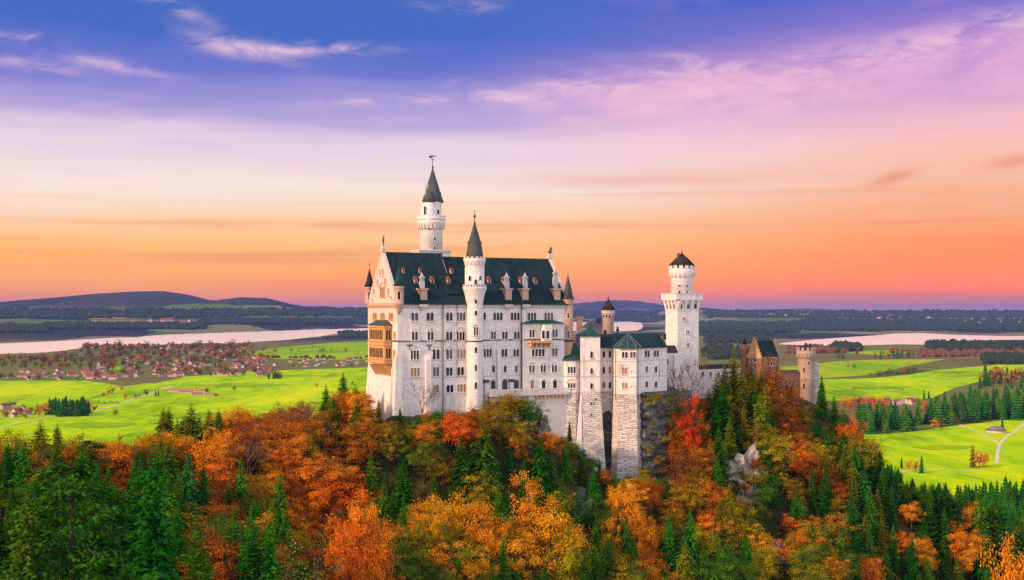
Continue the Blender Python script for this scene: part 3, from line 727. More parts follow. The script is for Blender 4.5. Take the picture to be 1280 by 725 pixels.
for a in [(543.3, 548.3, 481, 490.3, 1, 'shutter_tan'), (558.5, 566, 481.5, 490.3, 2, 'glass_dark'), (571.8, 581.5, 480.5, 489.8, 3, 'shutter_tan'), (613.7, 618.6, 475.5, 486, 1, 'door_green'), (628, 633.5, 474.5, 488, 1, 'door_green'), (642.4, 647.8, 475, 485.5, 1, 'door_green')]:
    window(pal, fs, *a[:5], True, a[0] > 600, None, a[5])
for a in [(662, 667.5, 412.5, 421.5, 2, 1), (690.5, 696.3, 412, 421.3, 2, 1), (665, 680, 436.5, 445.3, 4, 0), (690.4, 696, 435.5, 445.2, 2, 1), (661.6, 667.6, 457, 465.7, 2, 1), (676, 681.5, 456.5, 465.3, 2, 1), (689.8, 695.5, 456.5, 465, 2, 1)]:
    window(pal, fb, *a[:5], True, bool(a[5]))
for a in [(663.2, 667.2, 476, 485.5, 1, 'shutter_tan'), (677.2, 681.5, 476, 485.5, 1, 'glass_dark'), (691.3, 695.7, 475.5, 485.2, 1, 'glass_dark')]: window(pal, fb, *a[:5], True, True, None, a[5])
# iron wall anchors
for px in (512, 536.5):
    x, z = fs.at(px, 431.5); mb = MB(); mb.box(x - .9, x + .9, -.22, -.004, z - .22, z + .22); mb.box(x - .2, x + .2, -.2, -.005, z - 1.5, z - .225); pal.part('wall_anchor', mb, 'pipe_dark')
# oriel on the bay
ua = fb.at(676, 415)[0]; uc = fb.at(688.5, 415)[0]; zo = zp(425.5, 374); zt_ = zp(405.5, 374)
mb = MB(); mb.prism([(ua, -1.31), (ua + .4, -3.0), (uc - .4, -3.0), (uc, -1.31)], zo, zt_); ori = pal.part('oriel', mb, 'limestone')
fo = Frame((0, -3.0, 0), (1, 0, 0), (0, -1, 0))
for a in ((677.6, 680.4, 413.5, 423), (683, 686.2, 413.5, 423)): window(pal, fo, a[0], a[1], a[2], a[3], 1, True, False, ori, one=True)
mb = MB(); ba = fb.at(660, 427)[0]; bb = fb.at(687.5, 427)[0]
mb.box(ba, bb, -3.3, -1.306, zo - .6, zo - .005); pal.part('slab', mb, 'golden_stone', ori)
mb = MB()
for k in range(5): q = ba + .5 + k * (bb - ba - 1.4) / 4; mb.prism([(q, -1.9), (q + .45, -1.9), (q + .45, -1.307), (q, -1.307)], zo - 2.0, zo - .606, 0, [(q, -3.1), (q + .45, -3.1), (q + .45, -1.307), (q, -1.307)])
pal.part('bracket', mb, 'golden_stone', ori)
# terrace with parapet under the right half of the front
ta = fs.at(607, 490)[0]; zt1 = zp(491.5, 362)
mb = MB(); mb.box(ta, ub1 + .6, -3.4, -1.31, zt1 - .9, zt1); mb.box(ta, ub0 - .01, -1.309, -.01, zt1 - .9, zt1 - .004)
mb.box(fs.at(656, 495)[0], ub1 + .2, -2.6, -1.312, -55, zt1 - .905); mb.box(ta + .6, fs.at(655.9, 495)[0], -1.9, -1.312, -55, zt1 - .906); ter = pal.part('terrace', mb, 'pale_plaster')
mb = MB(); mb.box(ta, ub1 + .6, -3.4, -3.15, zt1 + .9, zt1 + 1.15)
u = ta
while u < ub1: mb.box(u, u + .3, -3.35, -3.2, zt1 + .003, zt1 + .897); u += .6
pal.part('balustrade', mb, 'limestone', ter)
mb = MB(); u = fs.at(664, 495)[0]
while u < ub1: mb.prism([(u, -2.7), (u + .7, -2.7), (u + .7, -2.601), (u, -2.601)], zt1 - 2.3, zt1 - .91, 0, [(u, -3.35), (u + .7, -3.35), (u + .7, -2.601), (u, -2.601)]); u += 1.35
pal.part('bracket', mb, 'golden_stone', ter)
# gable end: windows
for a in ((466.6, 471.3), (476.2, 481.2), (486.8, 491.6)): window(pal, fg, a[0], a[1], 391.5, 399.5, 2, True, False, None, 'shutter_tan', 'sandstone')
window(pal, fg, 475.8, 481, 359.5, 371, 2, True, True, None, 'shutter_tan', 'sandstone')
for px, y0, y1 in ((468, 361, 369), (486, 360, 369), (472.5, 349, 357), (482, 348, 356), (475.5, 336.5, 344), (479, 336, 344), (466, 373, 376), (489.5, 370, 374)): window(pal, fg, px - .8, px + .8, y0, y1, 1, True, False, None, 'shutter_tan', 'trim_stone')
for a in ((462.5, 465, 479, 487.5), (467.5, 473, 478.5, 487), (482, 484.5, 477, 495), (492.5, 494.6, 414.5, 424), (492.4, 494.6, 437, 448), (492.4, 494.4, 461, 470)): window(pal, fg, *a, 1, True, False, None, 'shutter_tan', 'trim_stone')
# two-storey golden loggia on the gable end
PR = -2.4; zl0, zl1 = zp(455.5, 353), zp(406.5, 353)
ff = Frame((PR, 0, 0), (0, -1, 0), (-1, 0, 0))
vb1 = -ff.at(480.5, 430)[0]; vb0 = -ff.at(461, 430)[0]
mb = MB(); mb.box(PR, -.004, vb1, vb0, zl0, zl1)
bal = pal.part('loggia', mb, 'golden_stone')
mb = MB(); mb.prism([(PR - .5, vb1 - .5), (-.01, vb1 - .5), (-.01, vb0 + .5), (PR - .5, vb0 + .5)], zl1 + .003, zl1 + 1.5, 0, [(-.9, vb1 + 3.5), (-.01, vb1 + 3.5), (-.01, vb0 - 3.5), (-.9, vb0 - 3.5)]); pal.part('loggia_roof', mb, 'roof_slate', bal)
mb = MB()
for py in (408.5, 426.5, 431, 449, 453): z = zp(py, 353); mb.box(PR - .3, -.005, vb1 - .3, vb0 + .3, z - .22, z + .22)
pal.part('moulding', mb, 'golden_stone', bal)
fsd = Frame((0, vb1, 0), (1, 0, 0), (0, -1, 0))
for (ya, yb) in ((412.5, 424.5), (435.5, 447.5)):
    for k in range(4):
        wv = (vb0 - vb1 - 2.2) / 4; a = -(vb0 - .9) + k * (wv + .12)
        window_m(pal, ff, a + .3, a + wv - .3, zp(yb, 353), zp(ya, 353), 2, True, False, bal, 'dark_void', 'golden_stone', True, False)
    window_m(pal, fsd, PR + .55, -.6, zp(yb, 353), zp(ya, 353), 2, True, False, bal, 'dark_void', 'golden_stone', True, False)
mb = MB()
for k in range(7):
    v = vb1 + .3 + k * (vb0 - vb1 - 1.1) / 6; mb.prism([(-.5, v), (-.004, v), (-.004, v + .65), (-.5, v + .65)], zp(470, 353), zl0 - .24, 0, [(PR + .05, v), (-.004, v), (-.004, v + .65), (PR + .05, v + .65)])
pal.part('corbel', mb, 'golden_stone', bal)

# corner turrets
def corner_turret(px, v, rad, y_apex, y_base, y_bot, y_tip, wallm, roofm, win=True):
    u = Frame((0, v, 0), (1, 0, 0), (0, -1, 0)).at(px, 380)[0]; Y = l2w(u, v)[1]
    z = lambda py: zp(py, Y)
    mb = MB(); mb.lathe(u, v, [(.12, z(y_tip)), (rad * .55, z(y_tip) + 1.0), (rad * .95, z(y_bot)), (rad * 1.06, z(y_bot) + .15), (rad * 1.06, z(y_bot) + .5), (rad, z(y_bot) + .6), (rad, z(y_base) - .7), (rad * 1.12, z(y_base) - .5), (rad * 1.12, z(y_base))], 16)
    t = pal.part('corner_turret', mb, wallm)
    mb = MB(); mb.lathe(u, v, [(rad * 1.22, z(y_base) + .004), (rad * .75, z(y_base) + (z(y_apex) - z(y_base)) * .3), (.06, z(y_apex)), (.05, z(y_apex) + 1.2), (.16, z(y_apex) + 1.3), (.05, z(y_apex) + 1.6), (.02, z(y_apex) + 2.6)], 16); pal.part('spire', mb, roofm, t)
    if win:
        f = tang_frame(u, v, rad + .01); zz = (z(y_base) + z(y_bot)) / 2
        window_m(pal, f, -.28, .28, zz - 1.1, zz + 1.1, 1, True, False, t, one=True, sill=False)
corner_turret(498.8, -.3, 1.35, 331, 357.5, 381, 393, 'sandstone', 'roof_green')
corner_turret(461.8, W - .2, 1.35, 336, 358.5, 380, 388, 'sandstone', 'roof_dark')
# tall right corner turret, a full round shaft
u = Frame((0, .6, 0), (1, 0, 0), (0, -1, 0)).at(710, 400)[0]; Y = l2w(u, .6)[1]; z = lambda py: zp(py, Y)
mb = MB(); mb.lathe(u, .6, [(1.6, -50), (1.6, z(400)), (1.72, z(399)), (1.72, z(398)), (1.6, z(397.5)), (1.6, z(380)), (1.75, z(378.5)), (1.75, z(376)), (1.95, z(375.5)), (1.95, z(374.6))], 20)
ct = pal.part('corner_turret', mb, 'sandstone')
mb = MB(); mb.lathe(u, .6, [(1.75, z(374.5)), (1.0, z(359)), (.07, z(344)), (.05, z(341)), (.17, z(340.6)), (.04, z(340)), (.02, z(337.5))], 20); mb.ring_boxes(u, .6, 1.62, 1.93, z(374.4), z(372), 10, .5); pal.part('spire', mb, 'roof_slate', ct)
for (ya, yb) in ((391, 398), (414, 422)): window(pal, tang_frame(u, .6, 1.61), 709.6, 711, ya, yb, 1, True, False, ct, one=True, sill=False)
mb = MB(); zz = z(426); mb.lathe(u, .6, [(1.62, zz - .3), (2.0, zz - .1), (2.0, zz + .2), (1.62, zz + .35)], 20); pal.part('string_course', mb, 'lead_dark', ct)

# round stair turret in the middle of the front
v = -.9; u = Frame((0, v, 0), (1, 0, 0), (0, -1, 0)).at(593.3, 400)[0]; Y = l2w(u, v)[1]; z = lambda py: zp(py, Y); pm = 1500 / Y
q = lambda hw: hw / pm
mb = MB(); mb.lathe(u, v, [(q(12.2), -48), (q(11.2), z(512)), (q(10.4), z(496)), (q(10.2), z(470)), (q(10.2), z(383)), (q(10.6), z(378)), (q(12.2), z(369)), (q(14.2), z(362.5)), (q(15), z(361)), (q(15), z(358.8)), (q(12.2), z(358.6)), (q(12.2), z(330)), (q(13.2), z(327.5)), (q(14), z(326)), (q(14), z(324))], 28)
st = pal.part('stair_turret', mb, 'limestone')
mb = MB(); mb.ring_boxes(u, v, q(13.9), q(14.6), z(358.7), z(356.6), 26, .55); mb.lathe(u, v, [(q(14.9), z(356.5)), (q(14.9), z(355.8)), (q(13.9), z(355.8)), (q(13.9), z(356.5))], 26); pal.part('gallery_rail', mb, 'limestone', st)
mb = MB(); mb.ring_boxes(u, v, q(12.2), q(14), z(323.99), z(321.2), 14, .55); mb.ring_boxes(u, v, q(12.15), q(13.2), z(331), z(328), 18, .5); pal.part('battlement', mb, 'trim_stone', st)
mb = MB(); mb.lathe(u, v, [(q(11.4), z(323.8)), (q(10.4), z(318)), (q(8.3), z(303.5)), (q(7.6), z(302)), (q(3.0), z(286)), (q(.7), z(277))], 24); sp = pal.part('spire', mb, 'roof_slate', st)
mb = MB(); mb.lathe(u, v, [(q(.7), z(277)), (q(.5), z(272.5)), (q(1.9), z(271)), (q(1.9), z(269.5)), (q(.5), z(268)), (q(.4), z(264)), (.02, z(261))], 8); mb.ring_boxes(u, v, q(8.0), q(9.2), z(305), z(301.5), 6, .2); pal.part('finial', mb, 'bronze', st)
for (pc, ya, yb, n, rr) in ((594.8, 373.5, 379, 1, 10.9), (594.8, 388.5, 394, 1, 10.2), (595, 409, 419.5, 2, 10.2), (594.8, 434, 441, 1, 10.2), (594.8, 456, 463.5, 1, 10.3), (594.8, 478, 485.5, 1, 10.5), (594.6, 349.5, 356, 1, 12.2), (587.5, 345, 351, 1, 12.2), (600, 345, 350, 1, 12.2)):
    window(pal, tang_frame(u, v, q(rr), pc), pc - (1.1 if n == 1 else 2.2), pc + (1.1 if n == 1 else 2.2), ya, yb, n, True, n == 2 or ya == 373.5, st, one=True, sill=n == 2)
mb = MB(); mb.lathe(u, v, [(q(10.25), z(427.2)), (q(11), z(427)), (q(11), z(426)), (q(10.25), z(425.6))], 28); pal.part('string_course', mb, 'lead_dark', st)

# dormers, chimneys, lucarnes on the front slope of the roof
def slope_v(zz, zr): return -.75 + (zz - (ZE - .15)) / (zr - ZE + .15) * (W / 2 + .75)
for px in (528, 634, 655, 695):
    zr = ZR1 if px < 570 else ZR2
    u = fs.at(px, 366)[0] * 1.0; Y = l2w(u, 2.5)[1]
    u = Frame((0, 1.5, 0), (1, 0, 0), (0, -1, 0)).at(px, 366)[0]
    zb_, zt2 = zp(374.3, Y), zp(360.5, Y); vf = slope_v(zb_, zr); vbk = slope_v(zt2 + .2, zr)
    mb = MB(); mb.prism([(u - 1.05, vf - .15), (u + 1.05, vf - .15), (u + 1.05, vbk + .3), (u - 1.05, vbk + .3)], zb_ - .3, zt2 - .5)
    mb.prism([(u - 1.4, vf - .45), (u + 1.4, vf - .45), (u + 1.4, vbk + .3), (u - 1.4, vbk + .3)], zt2 - .497, zt2); d = pal.part('dormer', mb, 'sandstone', roof)
    # ornate chimney just behind each dormer
    Yc = Y + 3; cu = Frame((0, vbk, 0), (1, 0, 0), (0, -1, 0)).at(px + (0 if px != 655 else 2), 350)[0]
    mb = MB(); z0 = zt2 - 1; z1 = zp(345.5 if px < 680 else 340, Yc)
    mb.box(cu - .7, cu + .7, vbk - .2, vbk + 1.1, z0, z1 - 1.6)
    for (a, b) in ((-.6, -.25), (-.15, .15), (.25, .6)): mb.box(cu + a, cu + b, vbk, vbk + .8, z1 - 1.597, z1 - .5)
    mb.box(cu - .75, cu + .75, vbk - .25, vbk + 1.15, z1 - .497, z1 - .15); mb.pyramid([(cu - .5, vbk), (cu + .5, vbk), (cu + .5, vbk + .9), (cu - .5, vbk + .9)], z1 - .147, (cu, vbk + .45, z1 + 1.3)); pal.part('chimney', mb, 'metal_silver', roof)
for px, py in ((519, 351), (539.5, 351), (560, 351), (610.5, 351), (629, 351.5), (650.5, 351.5), (668.5, 352), (503.5, 338), (524.5, 338.5), (564, 338.5)):
    small = py < 345; zr = ZR1 if px < 570 else ZR2
    Y = 358 + (px - 520) * .1; zc = zp(py, Y); vf = slope_v(zc, zr)
    u = Frame((0, vf, 0), (1, 0, 0), (0, -1, 0)).at(px, py)[0]; h = .75 if small else 1.15; w_ = .4 if small else .55
    mb = MB(); mb.prism([(u - w_, vf - .7), (u + w_, vf - .7), (u + w_, vf + 1.4), (u - w_, vf + 1.4)], zc - h, zc + h * .35)
    mb.box(u - .2, u + .2, vf - .74, vf - .703, zc - h * .7, zc + h * .2, 1)
    pk = [(u - w_ - .15, vf - .9), (u + w_ + .15, vf - .9), (u + w_ + .15, vf + 2), (u - w_ - .15, vf + 2)]
    mb.prism(pk, zc + h * .352, zc + h * 1.25, 2, [(u - .02, vf - .8), (u + .02, vf - .8), (u + .02, vf + 2), (u - .02, vf + 2)]); pal.part('lucarne', mb, ['sandstone', 'dark_void', 'house_roof_brown'], roof)
for px, yb in ((528, 387.5), (634, 387), (656, 387)):
    u = fs.at(px, 382)[0]; Y = l2w(u, 0)[1]; mb = MB()
    mb.prism([(u - .5, -.5), (u + .5, -.5), (u + .5, -.362), (u - .5, -.362)], zp(yb, Y), zp(383, Y), 0, [(u - 1.3, -1.2), (u + 1.3, -1.2), (u + 1.3, -.362), (u - 1.3, -.362)]); mb.box(u - 1.3, u + 1.3, -1.25, -.363, zp(383, Y) + .003, zp(380.6, Y)); pal.part('corbel', mb, 'trim_stone')
mb = MB(); u = fs.at(569, 366)[0]; zz = zp(366, 360); vv = slope_v(zz, ZR1)
mb.prism([(u - 1.8, vv - .9), (u + 1.8, vv - .9), (u + 1.8, vv + 1.5), (u - 1.8, vv + 1.5)], zz - .4, zz + .5, 0, [(u - 1.4, vv - .4), (u + 1.4, vv - .4), (u + 1.4, vv + 1.5), (u - 1.4, vv + 1.5)]); pal.part('roof_hatch', mb, 'roof_teal', roof)

# statues on the gables
x, y = l2w(.3, W / 2)
kn = tag(empty('statue', (x, y, ZR1 + 1.3), YAW), 'bronze standing knight statue with raised lance on the peak of the pale left gable', 'statue')
mb = MB(); mb.box(-.55, .55, -.55, .55, 0, .7); mb.build('pedestal', 'trim_stone', kn)
S = 1.75
b = skin_figure('figure', [(0, 0, .95), (0, 0, 1.15), (0, 0, 1.4), (0, 0, 1.55), (0, -.02, 1.72), (-.1, 0, .9), (-.13, -.05, .5), (-.13, 0, .05), (.1, 0, .9), (.14, .03, .5), (.14, 0, .05), (.2, 0, 1.42), (.34, 0, 1.25), (.42, -.1, 1.5), (-.2, 0, 1.42), (-.3, -.02, 1.15), (-.24, -.16, .98)],
    [(0, 1), (1, 2), (2, 3), (3, 4), (0, 5), (5, 6), (6, 7), (0, 8), (8, 9), (9, 10), (2, 11), (11, 12), (12, 13), (2, 14), (14, 15), (15, 16)], [.15, .15, .17, .07, .12, .1, .08, .06, .1, .08, .06, .08, .06, .05, .08, .06, .05], 'bronze', kn, (0, 0, .68), S, R(60))
mb = MB(); mb.tube([(0, 0, 0), (0, 0, 3.6 * S * .5), (0, 0, 3.7 * S * .5 + .3)], [.07, .06, .01], 5); o = mb.build('lance', 'bronze', kn); o.location = (.42 * S * .5 + .05, .42 * S * .866, .72)
mb = MB(); mb.lathe(0, 0, [(.02, -.75), (.3, -.35), (.36, .2), (.3, .5), (.02, .52)], 8, sq=.25); o = mb.build('shield', 'bronze', kn); o.location = (-.22, -.62, 2.3)
u = UL - .3; x, y = l2w(u, W / 2)
ln = tag(empty('statue', (x, y, ZR2 + 1.3), YAW), 'bronze seated lion statue on the far right gable peak of the teal roof', 'statue')
mb = MB(); mb.box(-.6, .6, -.6, .6, 0, .5); mb.build('pedestal', 'trim_stone', ln)
skin_figure('figure', [(0, 0, .5), (.1, 0, .9), (.3, 0, 1.35), (.5, 0, 1.75), (.78, 0, 1.8), (.35, .2, .7), (.45, .2, .06), (.35, -.2, .7), (.45, -.2, .06), (-.2, .28, .3), (.2, .32, .08), (-.2, -.28, .3), (.2, -.32, .08), (-.4, 0, .25), (-.7, 0, .7), (-.6, 0, 1.1)],
    [(0, 1), (1, 2), (2, 3), (3, 4), (2, 5), (5, 6), (2, 7), (7, 8), (0, 9), (9, 10), (0, 11), (11, 12), (0, 13), (13, 14), (14, 15)], [.34, .34, .36, .32, .16, .14, .1, .14, .1, .2, .12, .2, .12, .1, .06, .09], 'bronze', ln, (0, 0, .5), 1.15, R(0))

# ------------------------------------------------------------------ north tower behind the palace
v = W + 3.6; u = Frame((0, v, 0), (1, 0, 0), (0, -1, 0)).at(539, 300)[0]; Y = l2w(u, v)[1]; z = lambda py: zp(py, Y); q = lambda hw: hw * Y / 1500
nt = Thing('castle_tower', 'slender white round tower with grey spire and weather vane rising behind the palace roof', 'castle tower', u, v, -40)
mb = MB(); mb.box(u - q(22), u + q(20), v - q(14), v + q(14), -45, z(314.6)); mb.box(u - q(23), u + q(21), v - q(15), v + q(15), z(314.58), z(313)); pl0 = nt.part('plinth', mb, 'limestone')
mb = MB(); mb.lathe(u, v, [(q(14.3), z(312.9)), (q(13.8), z(288)), (q(14.2), z(287)), (q(16.5), z(281)), (q(17.6), z(279.5)), (q(17.6), z(276)), (q(14), z(275.6)), (q(13.2), z(275)), (q(13), z(256)), (q(13.6), z(254.5)), (q(13.6), z(253))], 28); tw = nt.part('wall', mb, 'limestone')
mb = MB(); mb.ring_boxes(u, v, q(14.1), q(17.1), z(286.5), z(279.6), 22, .5); nt.part('corbel_ring', mb, 'trim_stone')
mb = MB(); mb.lathe(u, v, [(q(17.7), z(275.9)), (q(17.7), z(271.5))], 28); mb.ring_boxes(u, v, q(16.4), q(17.9), z(271.49), z(269.3), 14, .6); nt.part('gallery_rail', mb, 'limestone')
mb = MB(); mb.lathe(u + q(2), v, [(q(14), z(252.9)), (q(11.5), z(246)), (q(8.4), z(236)), (q(3.2), z(219)), (q(.8), z(210.5))], 24); sp = nt.part('spire', mb, 'roof_slate')
ux = u - q(6.5); vx = v - q(9)
mb = MB(); mb.lathe(ux, vx, [(q(2), z(290)), (q(6.5), z(281)), (q(7), z(279)), (q(7), z(254))], 18); tt = nt.part('side_turret', mb, 'limestone')
mb = MB(); mb.lathe(ux, vx, [(q(7.7), z(253.95)), (q(6.6), z(248)), (q(4), z(242.5)), (q(.3), z(239))], 18); nt.part('dome', mb, 'roof_slate', tt)
mb = MB(); a = u + q(9.5); mb.box(a - q(1.6), a + q(1.6), v - q(6), v - q(1), z(256), z(242)); mb.pyramid([(a - q(1.9), v - q(6.5)), (a + q(1.9), v - q(6.5)), (a + q(1.9), v - q(.5)), (a - q(1.9), v - q(.5))], z(241.98), (a, v - q(3.5), z(238))); nt.part('dormer', mb, 'roof_slate', sp)
for dx, yt in ((-8.6, 229.5), (-5.8, 231)):
    mb = MB(); a = u + q(dx); mb.box(a - q(.75), a + q(.75), v - q(3), v - q(1.4), z(250), z(yt)); nt.part('chimney', mb, 'trim_stone', sp)
mb = MB(); a = u + q(2); mb.lathe(a, v, [(q(.8), z(210.5)), (q(1.4), z(209)), (q(.5), z(207)), (q(.4), z(200)), (q(.3), z(192))], 8); wv = nt.part('weather_vane', mb, 'lead_dark', sp)
mb = MB(); mb.box(a - q(5), a + q(5), v - .05, v + .05, z(195.6), z(194.6)); mb.prism([(a - q(5), v - .06), (a - q(.8), v - .06), (a - q(.8), v + .06), (a - q(5), v + .06)], z(197.5), z(194.5), 0, [(a - q(4), v - .06), (a - q(1.8), v - .06), (a - q(1.8), v + .06), (a - q(4), v + .06)]); mb.box(a - q(2.3), a + q(2.3), v - .052, v + .052, z(199.9), z(199.2)); nt.part('vane', mb, 'lead_dark', sp)
for pc, ya, yb in ((543.2, 296.5, 299.5), (543.2, 308, 312), (531.5, 258, 268), (547.5, 262, 268), (541, 262, 268), (534, 262, 267)):
    if pc == 531.5: fr = tang_frame(ux, vx, q(7), pc)
    else: fr = tang_frame(u, v, q(14.2 if ya > 290 else 13.2), pc)
    window(nt, fr, pc - 1.0, pc + 1.0, ya, yb, 1, True, False, tw, one=True, sill=False)

# ------------------------------------------------------------------ the bower wing with its stone foundations
bw = Thing('castle_wing', 'lower white castle wing with green roofs on tall rough stone foundations beside the cliff', 'castle building', *pl(770, 380), -55)
def offset_poly(pts, d, front=None):
    cx = sum(p[0] for p in pts) / len(pts); cy = sum(p[1] for p in pts) / len(pts)
    r = []
    for p in pts:
        w = Vector((p[0] - cx, p[1] - cy)); L = w.length; w = w * ((L + d) / L); r.append((cx + w.x, cy + w.y))
    return r
def block(name, pts, Yf, ytop, ymid, ybot, flare, bands, wallm='limestone'):
    """white upper storeys standing on a battered rubble base"""
    mb = MB(); mb.prism(pts, zp(ymid, Yf), zp(ytop, Yf)); w_ = bw.part(name, mb, wallm)
    if ybot: mb = MB(); mb.prism(offset_poly(pts, flare), zp(ybot, Yf), zp(ymid, Yf) - .004, 0, offset_poly(pts, .12)); bw.part('stone_base', mb, 'rubble_stone', w_)
    for b in bands:
        mb = MB(); mb.prism(offset_poly(pts, .22), zp(b, Yf) - .14, zp(b, Yf) + .14); bw.part('string_course', mb, 'trim_stone', w_)
    return w_
# square tower
YT = 371.0
pts = [pl(725.3, YT), pl(750.2, YT + .6), pl(749.7, YT + 7), pl(725.5, YT + 6.5)]
w1 = block('tower_wall', pts, YT, 420.5, 489.5, 600, 2.6, (450.6, 470.3, 489.5))
mb = MB(); mb.prism(offset_poly(pts, .75), zp(420.45, YT), zp(419.6, YT)); rp = offset_poly(pts, .9); c = [sum(p[i] for p in pts) / 4 for i in (0, 1)]
mb.prism(rp, zp(419.58, YT), zp(412.5, YT), 0, [((p[0] - c[0]) * .38 + c[0], (p[1] - c[1]) * .38 + c[1]) for p in pts]); mb.pyramid([((p[0] - c[0]) * .37 + c[0], (p[1] - c[1]) * .37 + c[1]) for p in pts], zp(412.49, YT), (c[0], c[1], zp(402.8, YT))); bw.part('tower_roof', mb, 'roof_green', w1)
fr = edge_frame(pts[0], pts[1])
for y0, y1 in ((439.5, 447.5), (460.5, 467.5), (479, 486)): window(bw, fr, 738.2, 740.6, y0, y1, 1, True, False, w1, one=True)
for y0, y1, px in ((503, 506, 738.9), (517, 520.5, 739), (498, 500, 745)): window(bw, edge_frame(offset_poly(pts, .7)[0], offset_poly(pts, .7)[1]), px - .8, px + .8, y0, y1, 1, False, False, w1, one=True, sill=False)
mb = MB(); e = offset_poly(pts, 3.3); mb.prism([e[0], pl(727, YT - 2.2), pl(729, YT + 2), pl(722, YT + 5)], zp(600, YT), zp(492, YT), 0, [pts[0], pl(727, YT - .15), pl(729, YT + 2), pl(725.5, YT + 5)]); bw.part('buttress', mb, 'limestone', w1)
# small polygonal turret on the left
YS = 371.5; cu, cv = pl(713, YS + 3.4); rr = 13.3 * YS / 1500 / math.cos(math.pi / 8)
pts = [(cu + rr * math.cos(k * math.pi / 4 + math.pi / 8 - YAW), cv + rr * math.sin(k * math.pi / 4 + math.pi / 8 - YAW)) for k in range(8)]
w2 = block('turret_wall', pts, YS, 450.5, 490.5, 570, .8, (470, 490.5))
mb = MB(); mb.prism(offset_poly(pts, .55), zp(450.4, YS), zp(449.6, YS)); mb.prism(offset_poly(pts, .55), zp(449.58, YS), zp(441.5, YS), 0, [((p[0] - cu) * .3 + cu + .9, (p[1] - cv) * .3 + cv) for p in pts]); tr_ = bw.part('turret_roof', mb, 'roof_green', w2)
mb = MB(); mb.lathe(cu + 1.25, cv - .2, [(1.7, zp(449, YS)), (1.62, zp(441, YS)), (1.45, zp(437, YS)), (1.0, zp(433.5, YS)), (.4, zp(431, YS)), (.05, zp(428.5, YS))], 16); bw.part('dome', mb, 'roof_green', tr_)
ff_ = Frame((*pl(700, YS + 3.4 - rr * math.cos(math.pi / 8)), 0), (math.cos(-YAW), math.sin(-YAW), 0), (math.sin(-YAW), -math.cos(-YAW), 0))
window(bw, ff_, 710.2, 719, 458.5, 466.3, 3, True, False, w2); window(bw, ff_, 710.3, 718.6, 479, 485, 3, True, True, w2)
window(bw, ff_, 717.5, 719.5, 495, 500, 1, True, False, w2, one=True, sill=False)
# recessed bay above the arched gate
YR = 375.5
pts = [pl(748, YR), pl(770, YR + .6), pl(770, YR + 10), pl(748, YR + 10)]
w3 = block('recessed_wall', pts, YR, 433.5, 489, 0, 0, (451, 470.5, 489))
fr = edge_frame(pts[0], pts[1])
for y0, y1, c in ((439, 447, 0), (458.5, 467, 1), (477.5, 485.5, 0)):
    for px in (754.8, 762.4): window(bw, fr, px - 1.2, px + 1.2, y0, y1, 1, True, False, w3, 'shutter_tan' if (c and px > 760) else 'glass_dark', one=True)
# arch: spandrel wall with a deep round-headed passage
a0 = pl(748, YR + .4); a1 = pl(770, YR + .8); fr = edge_frame(a0, a1)
xl, _ = fr.at(753.3, 540); xr, _ = fr.at(765.2, 540); _, zsp = fr.at(759, 519.5); L = math.dist(a0, a1); zt_m = zp(489, YR) - .16; r = (xr - xl) / 2; xc = (xl + xr) / 2
arc = [(xc - r * math.cos(t * math.pi / 10), zsp + r * math.sin(t * math.pi / 10)) for t in range(11)]
mb = MB(); zlow = zp(610, YR)
quads = [[(0, zlow), (xl, zlow), (xl, zsp), (0, zsp)], [(xr, zlow), (L, zlow), (L, zsp), (xr, zsp)], [(0, zsp), (xl, zsp), (xl, zt_m), (0, zt_m)], [(xr, zsp), (L, zsp), (L, zt_m), (xr, zt_m)]]
for t in range(10): quads.append([arc[t], arc[t + 1], (arc[t + 1][0], zt_m), (arc[t][0], zt_m)])
for k in quads: mb.add([fr.p(x, z_, 0) for x, z_ in k], [(0, 1, 2, 3)])
bnd = [(xl, zlow)] + arc + [(xr, zlow)]
for i in range(len(bnd) - 1): mb.add([fr.p(*bnd[i], 0), fr.p(*bnd[i + 1], 0), fr.p(*bnd[i + 1], -2.2), fr.p(*bnd[i], -2.2)], [(0, 1, 2, 3)])
aw = bw.part('archway', mb, 'rubble_stone')
mb = MB(); mb.add([fr.p(0, zlow, -2.21), fr.p(L, zlow, -2.21), fr.p(L, zt_m, -2.21), fr.p(0, zt_m, -2.21), fr.p(0, zlow, -7.5), fr.p(L, zlow, -7.5), fr.p(L, zt_m, -7.5), fr.p(0, zt_m, -7.5)], [(0, 1, 2, 3), (7, 6, 5, 4), (0, 4, 5, 1), (1, 5, 6, 2), (2, 6, 7, 3), (3, 7, 4, 0)]); bw.part('back_wall', mb, 'rock', aw)
